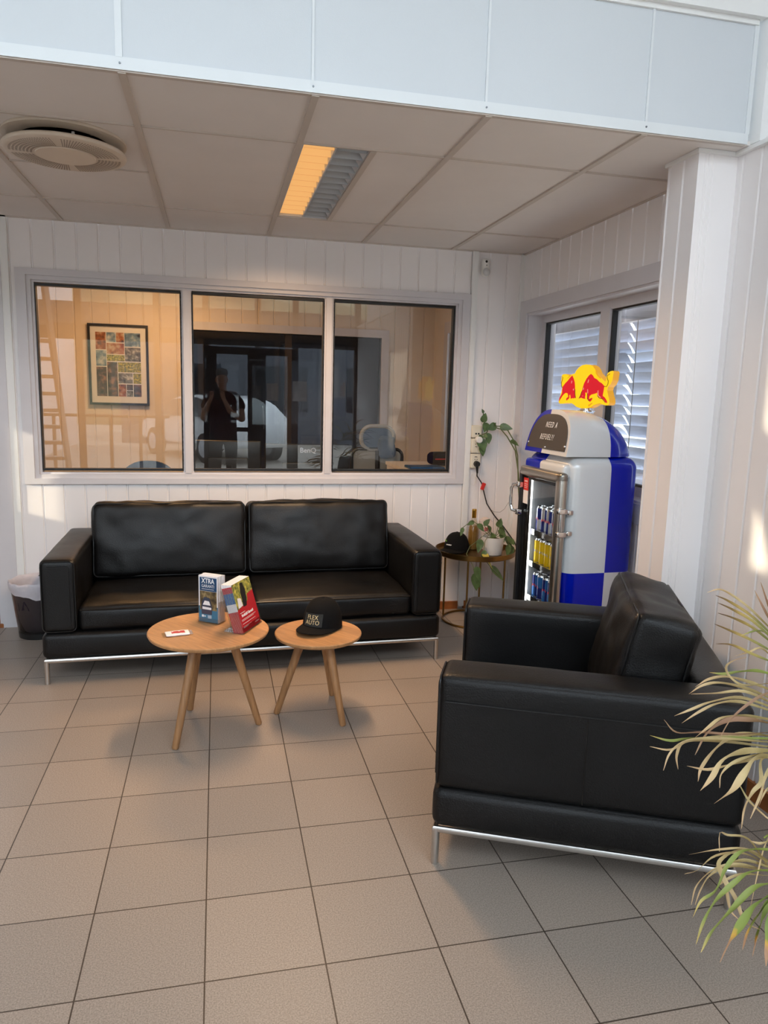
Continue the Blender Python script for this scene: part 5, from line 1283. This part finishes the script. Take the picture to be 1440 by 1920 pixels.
office_chair('chair with a rounded blue grey back, its top just above the sill', (.195, 1.95), R(180), .985, roundtop=True)
t = thing('low_cabinet', 'pale low cabinet under the office side window', 'cabinet', (2.38, 1.78, 0))
m = MB(); m.box(-.40, .29, -.42, .34, .05, .93); m.build('body', CABINET, t, smooth=0)
m = MB(); m.box(-.41, .29, -.43, .35, .93, .955); m.build('top', CABINET, t, smooth=0)
m = MB(); m.box(-.38, .27, -.40, .32, 0, .05); m.build('plinth', BLACKP, t, smooth=0)
for x in (-.2, .12):
    m = MB(); m.box(x-.16 if x < 0 else x-.155, x+.155, -.438, -.42, .08, .91); d = m.build('door', CABINET, t, smooth=0)
    m = MB(); m.cyl((x+(.11 if x < 0 else -.11), -.45, .55), (x+(.11 if x < 0 else -.11), -.45, .68), .006, n=8); m.build('handle', SATIN, d)
t = thing('tool_bag', 'black bag with a red stripe on the cabinet in the right pane', 'bag', (2.36, 1.80, .956), R(8))
m = MB(); m.soft(.25, .15, .088, .028, (6, 5, 4), (.004, .004, .006), .002, 12, T(0, 0, .0525)); m.build('body', BLACKCLOTH, t)
m = MB(); m.box(-.118, .06, -.0805, -.0765, .050, .058); m.build('stripe', REDPRINT, t, smooth=0)
t = thing('document_tray', 'dark blue flat tray lying on the cabinet in the right pane', 'tray', (2.13, 1.56, .956))
m = MB(); m.soft(.26, .18, .018, .006, (4, 3, 1), M=T(0, 0, .009)); m.build('body', DARKBLUEPRINT, t)
# picture on the office wall
t = thing('framed_collage', 'black framed photo collage hanging on the orange lit office wall', 'picture', (-.1625, OY, 1.672))
PW, PH = .492, .685
m = MB(); fw = .019
m.box(-PW/2, PW/2, -.03, -.004, PH/2-fw, PH/2); m.box(-PW/2, PW/2, -.03, -.004, -PH/2, -PH/2+fw); m.box(-PW/2, -PW/2+fw, -.03, -.004, -PH/2+fw, PH/2-fw); m.box(PW/2-fw, PW/2, -.03, -.004, -PH/2+fw, PH/2-fw); m.build('frame', BLACKP, t, smooth=0)
m = MB(); m.box(-PW/2+fw, PW/2-fw, -.014, -.008, -PH/2+fw, PH/2-fw); m.build('mount', PAPER, t, smooth=0)
# cells measured on the collage: x0,x1,y0,y1 (left to right, top to bottom)
cells = [(0,.225,0,.265,'A'),(.24,.445,0,.15,'B'),(.455,.625,0,.15,'A'),(.64,.99,0,.21,'B'),(.24,.625,.165,.33,'A'),(0,.225,.28,.52,'B'),(.24,.63,.345,.44,'D'),(.64,.99,.225,.44,'E'),(0,.225,.535,.99,'C'),(.24,.465,.455,.99,'C'),(.48,.99,.455,.61,'D'),(.48,.80,.625,.785,'E'),(.815,.99,.625,.785,'D'),(.48,.645,.80,.99,'A'),(.66,.80,.80,.89,'C'),(.66,.80,.90,.99,'E'),(.815,.99,.80,.99,'C')]
PM = {'A': PHOTO_A, 'B': PHOTO_B, 'C': PHOTO_C, 'D': PHOTO_D, 'E': PHOTO_E}
cw_, ch_ = PW-2*fw-.085, PH-2*fw-.10
for x0, x1, y0, y1, k in cells:
    m = MB(); m.box(-cw_/2+x0*cw_, -cw_/2+x1*cw_, -.0155, -.0142, ch_/2-y1*ch_, ch_/2-y0*ch_); m.build('photo', PM[k], t, smooth=0)
m = MB(); m.face([(-PW/2+fw, -.02, -PH/2+fw), (PW/2-fw, -.02, -PH/2+fw), (PW/2-fw, -.02, PH/2-fw), (-PW/2+fw, -.02, PH/2-fw)]); m.build('picture_glass', PANE1, t, smooth=0)
t = thing('store_cupboard', 'tall dark blue grey cupboard seen through the far office window', 'cupboard', (1.85, 4.6, 0))
m = MB(); m.box(-.5, .5, -.3, .3, 0, 1.98); m.build('body', DARKROOM, t, smooth=0)
for s_ in (-1, 1):
    m = MB(); m.box(min(s_*.01, s_*.48), max(s_*.01, s_*.48), -.318, -.30, .05, 1.95); m.build('door', DARKROOM, t, smooth=0)
# office ceiling lamp
t = thing('office_ceiling_light', 'warm ceiling lamp of the office, above the top of the window', 'ceiling light', (.2, 2.3, 2.5))
m = MB(); m.box(-.3, .3, -.15, .15, -.05, 0); m.build('housing', WHITEP, t, smooth=0)
m = MB(); m.box(-.28, .28, -.13, .13, -.056, -.05); m.build('lamp_face', emission('office_lamp_face', srgb(255, 176, 96), 4), t, smooth=0)

# ------------------------------------------------------------------ the photographer, seen in the window glass
def skin_mesh(name, verts, edges, mt, parent, sub=2, root=0):
    me = bpy.data.meshes.new(name); me.from_pydata([v[0] for v in verts], [], edges)
    o = bpy.data.objects.new(name, me); COL.objects.link(o)
    sk = o.modifiers.new('skin', 'SKIN')
    for i, v in enumerate(verts):
        r = v[1]; me.skin_vertices[0].data[i].radius = (r, r) if isinstance(r, (int, float)) else r
        me.skin_vertices[0].data[i].use_root = (i == root)
    sk.use_smooth_shade = True
    ss = o.modifiers.new('sub', 'SUBSURF'); ss.levels = sub; ss.render_levels = sub
    dg = bpy.context.evaluated_depsgraph_get(); m2 = bpy.data.meshes.new_from_object(o.evaluated_get(dg))
    bpy.data.objects.remove(o); m2.name = name
    m2.materials.clear(); m2.materials.append(mt)
    for p in m2.polygons: p.use_smooth = True
    o = bpy.data.objects.new(name, m2); COL.objects.link(o)
    if parent: o.parent = parent
    return o
PX, PY = .74, -3.93
per = thing('person', 'person in maroon shirt and dark trousers holding up a phone, reflected in window', 'person', (PX, PY, 0))
V = []; E_ = []
def chain(pts, start=None):
    prev = start
    for p, r in pts:
        V.append((p, r)); i = len(V)-1
        if prev is not None: E_.append((prev, i))
        prev = i
    return prev
pel = chain([((0, 0, .95), (.155, .11))])
ch = chain([((0, 0, 1.08), (.145, .105)), ((0, -.01, 1.24), (.165, .11)), ((0, -.015, 1.38), (.16, .095)), ((0, .0, 1.455), (.06, .06)), ((-.01, .025, 1.53), (.052, .055)), ((-.015, .05, 1.60), (.075, .09)), ((-.015, .05, 1.67), (.078, .095)), ((-.015, .04, 1.735), (.05, .06))], pel)
che = 3
for s in (-1, 1):
    hp = chain([((s*.095, 0, .88), .092), ((s*.10, .01, .70), .078), ((s*.10, .02, .50), .058), ((s*.10, .0, .40), .056), ((s*.10, -.02, .25), .045), ((s*.10, -.025, .09), .036), ((s*.105, .02, .045), .034), ((s*.12, .12, .03), .028)], pel)
    hx = -.075 + s*.045
    chain([((s*.15, -.02, 1.40), .062), ((s*.205, -.01, 1.33), .058), ((s*.235, .06, 1.20), .048), ((s*.25, .13, 1.10), .044), ((hx+s*.11, .21, 1.22), .038), ((hx+s*.06, .275, 1.33), .028), ((hx+s*.035, .305, 1.375), (.026, .022)), ((hx+s*.03, .325, 1.41), (.03, .018))], che)
    pw = len(V)-1
    for k in range(4):
        b = Vector((hx+s*.035, .33, 1.400+.019*k)); 
        chain([(tuple(b), .009), (tuple(b+Vector((s*.010, .028, .006))), .0085), (tuple(b+Vector((-s*.010, .046-.002*k, .008))), .008), (tuple(b+Vector((-s*.032, .046, .008))), .007)], pw)
    chain([((hx+s*.020, .318, 1.40), .010), ((hx+s*.004, .322, 1.435), .009), ((hx-s*.004, .334, 1.455), .008)], pw)
skin_mesh('body', V, E_, SKIN, per)
# clothing
V = []; E_ = []
p0 = chain([((0, 0, .80), (.20, .15)), ((0, 0, .93), (.195, .15)), ((0, 0, 1.08), (.185, .145)), ((0, -.01, 1.24), (.20, .145)), ((0, -.015, 1.385), (.205, .135)), ((0, 0, 1.47), (.10, .09))])
for s in (-1, 1): chain([((s*.15, -.02, 1.405), .092), ((s*.21, -.008, 1.325), .084), ((s*.236, .055, 1.215), .078)], 4)
skin_mesh('shirt', V, E_, SHIRT, per)
V = []; E_ = []
p0 = chain([((0, 0, 1.02), (.165, .12))]); p0 = chain([((0, 0, .92), (.18, .135))], p0)
for s in (-1, 1): chain([((s*.097, 0, .86), .106), ((s*.10, .01, .70), .092), ((s*.10, .02, .48), .074), ((s*.10, -.01, .25), .064), ((s*.10, -.02, .09), .06)], p0)
skin_mesh('trousers', V, E_, TROUSER, per)
for s in (-1, 1):
    m = MB(); m.soft(.09, .27, .075, .035, (3, 6, 2), M=T(s*.11, .05, .038)); m.build('shoe', BLACKP, per)
m = MB(); m.soft(.160, .195, .10, .05, (6, 6, 4), (0, 0, .008), .004, 30, T(-.015, .033, 1.712)); m.build('hair', HAIR, per, smooth=80)
m = MB()
for s in (-1, 1): m.soft(.022, .010, .009, .004, (2, 1, 1), M=T(-.015+s*.031, .134, 1.645))
ey = m.build('eyes', WHITEP, per)
m = MB()
for s in (-1, 1): m.soft(.009, .010, .009, .004, (1, 1, 1), M=T(-.015+s*.031, .1365, 1.645))
m.build('pupils', BLACKP, ey)
m = MB(); m.soft(.03, .035, .05, .013, (2, 2, 2), M=T(-.015, .142, 1.612)); m.soft(.05, .012, .014, .005, (2, 1, 1), M=T(-.015, .132, 1.565))
for s in (-1, 1): m.soft(.018, .035, .06, .008, (1, 2, 3), M=T(-.015+s*.074, .04, 1.62))
m.build('facial_features', SKIN, per)
t = thing('phone', 'dark phone held up in both hands by the reflected person', 'phone', (PX-.08, PY+.375, 1.44))
m = MB(); m.soft(.074, .009, .155, .004, (3, 1, 4)); m.build('case', BLACKP, t)
m = MB(); m.cyl((0, .0045, .05), (0, .007, .05), .012, n=16); m.build('lens', CARGLASS, t)

# ------------------------------------------------------------------ stair and outside, seen only as reflections
t = thing('staircase', 'open staircase with pale treads beside the entrance, reflected in left pane', 'staircase', (-1.62, FY+.35, 0))
for k in range(13):
    m = MB(); m.box(-.42, .42, .09*k-.05, .09*k+.14, .2*k+.17, .2*k+.21); m.build('tread', STAIRMAT, t, smooth=0)
for x in (-.45, .43):
    m = MB(); m.prism([(-.1, .0), (.12, .0), (1.3, 2.62), (1.3, 2.85), (1.1, 2.75)], 0, .03, lambda u, v, w: (x+w, u, v)); m.build('stringer', STAIRMAT, t, smooth=0)
m = MB(); m.box(-40, 40, -40, FY-.15, -.15, -.06); struct(m.build('ground_yard', ASPHALT, smooth=0))
m = MB(); m.box(3.3, 40, FY-.15, 30, -.15, -.06); m.box(-40, LX-.1, FY-.15, 30, -.15, -.06); struct(m.build('ground_side', ASPHALT, smooth=0))
t = thing('railing', 'outdoor railing with vertical bars reflected low in the left pane', 'railing', (-.7, -6.4, -.06))
for x in (-1.15, -.75, -.3, .15, .5):
    m = MB(); m.cyl((x, 0, 0), (x, 0, 1.1), .028, n=10); m.build('post', RAILMAT, t)
m = MB(); m.cyl((-1.3, 0, 1.1), (.6, 0, 1.1), .025, n=10); m.build('handrail', RAILMAT, t)
def car(label, c, rz, paint):
    t = thing('car', label, 'car', (c[0], c[1], -.06), rz)
    side = [(-2.1, .35), (-2.12, .62), (-1.95, .82), (-1.1, .95), (-.45, 1.38), (.75, 1.45), (1.55, 1.30), (2.0, .95), (2.1, .6), (2.05, .35)]
    m = MB(); m.prism(side, -.86, .86, lambda u, v, w: (u, w*(1 if v < .96 else .84), v))
    bmesh.ops.bevel(m.bm, geom=m.bm.edges[:], offset=.05, segments=2, affect='EDGES'); m.build('body', paint, t, smooth=40)
    g = [(-1.0, .97), (-.45, 1.33), (.72, 1.39), (1.45, 1.25), (1.6, .98)]
    m = MB(); m.prism(g, -.83, .83, lambda u, v, w: (u, w*(1.06 if v < 1 else .93), v)); m.build('windows', CARGLASS, t, smooth=0)
    for x in (-1.3, 1.3):
        for y in (-.8, .8):
            m = MB(); m.cyl((x, y-.1, .32), (x, y+.1, .32), .32, n=24); w = m.build('wheel', RUBBER, t)
            m = MB(); m.cyl((x, y-.11, .32), (x, y+.11, .32), .2, n=20); m.build('rim', SILVERCAN, w)
    for y in (-.62, .62):
        m = MB(); m.soft(.12, .36, .16, .05, (2, 3, 2), M=T(-2.06, y, .68)); m.build('headlight', CHROME, t)
car('white car parked outside, reflected at the right of the left pane', (.55, -11.6, 0), R(62), CARWHITE)
car('dark car parked outside the entrance, reflected in the middle pane', (6.2, -9.6, 0), R(200), CARBLUE)
t = thing('far_building', 'grey clad building across the yard, seen only as a reflection', 'building', (2, -19, -.06))
m = MB(); m.box(-4, 12, -3, 3, 0, 3.4); m.build('walls', CLAD, t, smooth=0)
m = MB(); m.box(-4.2, 12.2, -3.2, 3.2, 3.4, 3.75); m.build('roof', DARKBROWN, t, smooth=0)
for x in (-2.5, 0, 2.5, 5, 7.5):
    m = MB(); m.box(x, x+1.3, 2.98, 3.03, 1, 2.3); m.build('window', CARGLASS, t, smooth=0)
m = MB(); n = 60
pr_ = [(-45+90*k/n, 9.0+1.6*noise.noise(Vector((k*.16, 3, 0)))+.5*noise.noise(Vector((k*.6, 1, 0)))) for k in range(n+1)]
for (a, ha), (b, hb) in zip(pr_[:-1], pr_[1:]):
    m.face([(a, -27, -.1), (b, -27, -.1), (b, -31, hb*.7), (a, -31, ha*.7)]); m.face([(a, -31, ha*.7), (b, -31, hb*.7), (b, -38, hb), (a, -38, ha)])
struct(m.build('hillside', HILLMAT, smooth=60))

# ------------------------------------------------------------------ light
w = bpy.data.worlds.new('sky'); SC.world = w; w.use_nodes = True
bg = w.node_tree.nodes['Background']; bg.inputs[0].default_value = (.80, .90, 1.0, 1); bg.inputs[1].default_value = WORLD
def light(name, kind, loc, col, power, rot=(0, 0, 0), size=None, **k):
    l = bpy.data.lights.new(name, kind); l.color = col; l.energy = power
    if size: l.shape = 'RECTANGLE'; l.size, l.size_y = size
    for a, v in k.items(): setattr(l, a, v)
    o = bpy.data.objects.new(name, l); COL.objects.link(o); o.location = loc; o.rotation_euler = rot; return o
sd = Vector((.90, .30, -.28)).normalized()
s = light('sun', 'SUN', (-6, -6, 6), (1, .86, .62), SUN); s.data.angle = R(.6)
s.rotation_euler = sd.to_track_quat('-Z', 'Y').to_euler()
light('lobby_lamp', 'AREA', ((lx0+lx1)/2-.066, (ly0+ly1)/2, H-.006), (1, .65, .37), LAMP, (0, 0, 0), (.12, 1.1), spread=R(150))
light('office_lamp', 'AREA', (.2, 2.3, 2.44), (1, .56, .25), OFFICE, (0, 0, 0), (.56, .26))
def portal(loc, rot, size):
    o = light('sky_portal', 'AREA', loc, (1, 1, 1), 1, rot, size); o.data.cycles.is_portal = True
portal(((LX+FX)/2, FY-.12, TOPZ/2), (R(90), 0, R(0)), (FX-LX, TOPZ))
# light inside the cooler comes from its led strip

# ------------------------------------------------------------------ camera
cam = bpy.data.cameras.new('camera'); co = bpy.data.objects.new('camera', cam); COL.objects.link(co)
cam.sensor_fit = 'AUTO'; cam.sensor_width = 36; cam.lens = 1361.855*36/1920; cam.clip_start = .02; cam.clip_end = 200
Rr, Uu, Ff = (0.97481051, -0.22146471, 0.02641692), (0.00953333, 0.15970855, 0.98711818), (0.22283084, 0.96200133, -0.15779687)
co.matrix_world = Matrix(((Rr[0], Uu[0], -Ff[0], .660128), (Rr[1], Uu[1], -Ff[1], -3.518659), (Rr[2], Uu[2], -Ff[2], 1.469247), (0, 0, 0, 1)))
SC.camera = co
vs = SC.view_settings; vs.view_transform = 'Standard'; vs.look = 'None'; vs.gamma = 1; vs.use_curve_mapping = False; vs.exposure = EXPO
SC.cycles.use_denoising = True
SC.cycles.max_bounces = 10; SC.cycles.diffuse_bounces = 5; SC.cycles.glossy_bounces = 4; SC.cycles.transparent_max_bounces = 16
SC.cycles.sample_clamp_indirect = 6; SC.cycles.caustics_reflective = False; SC.cycles.caustics_refractive = False
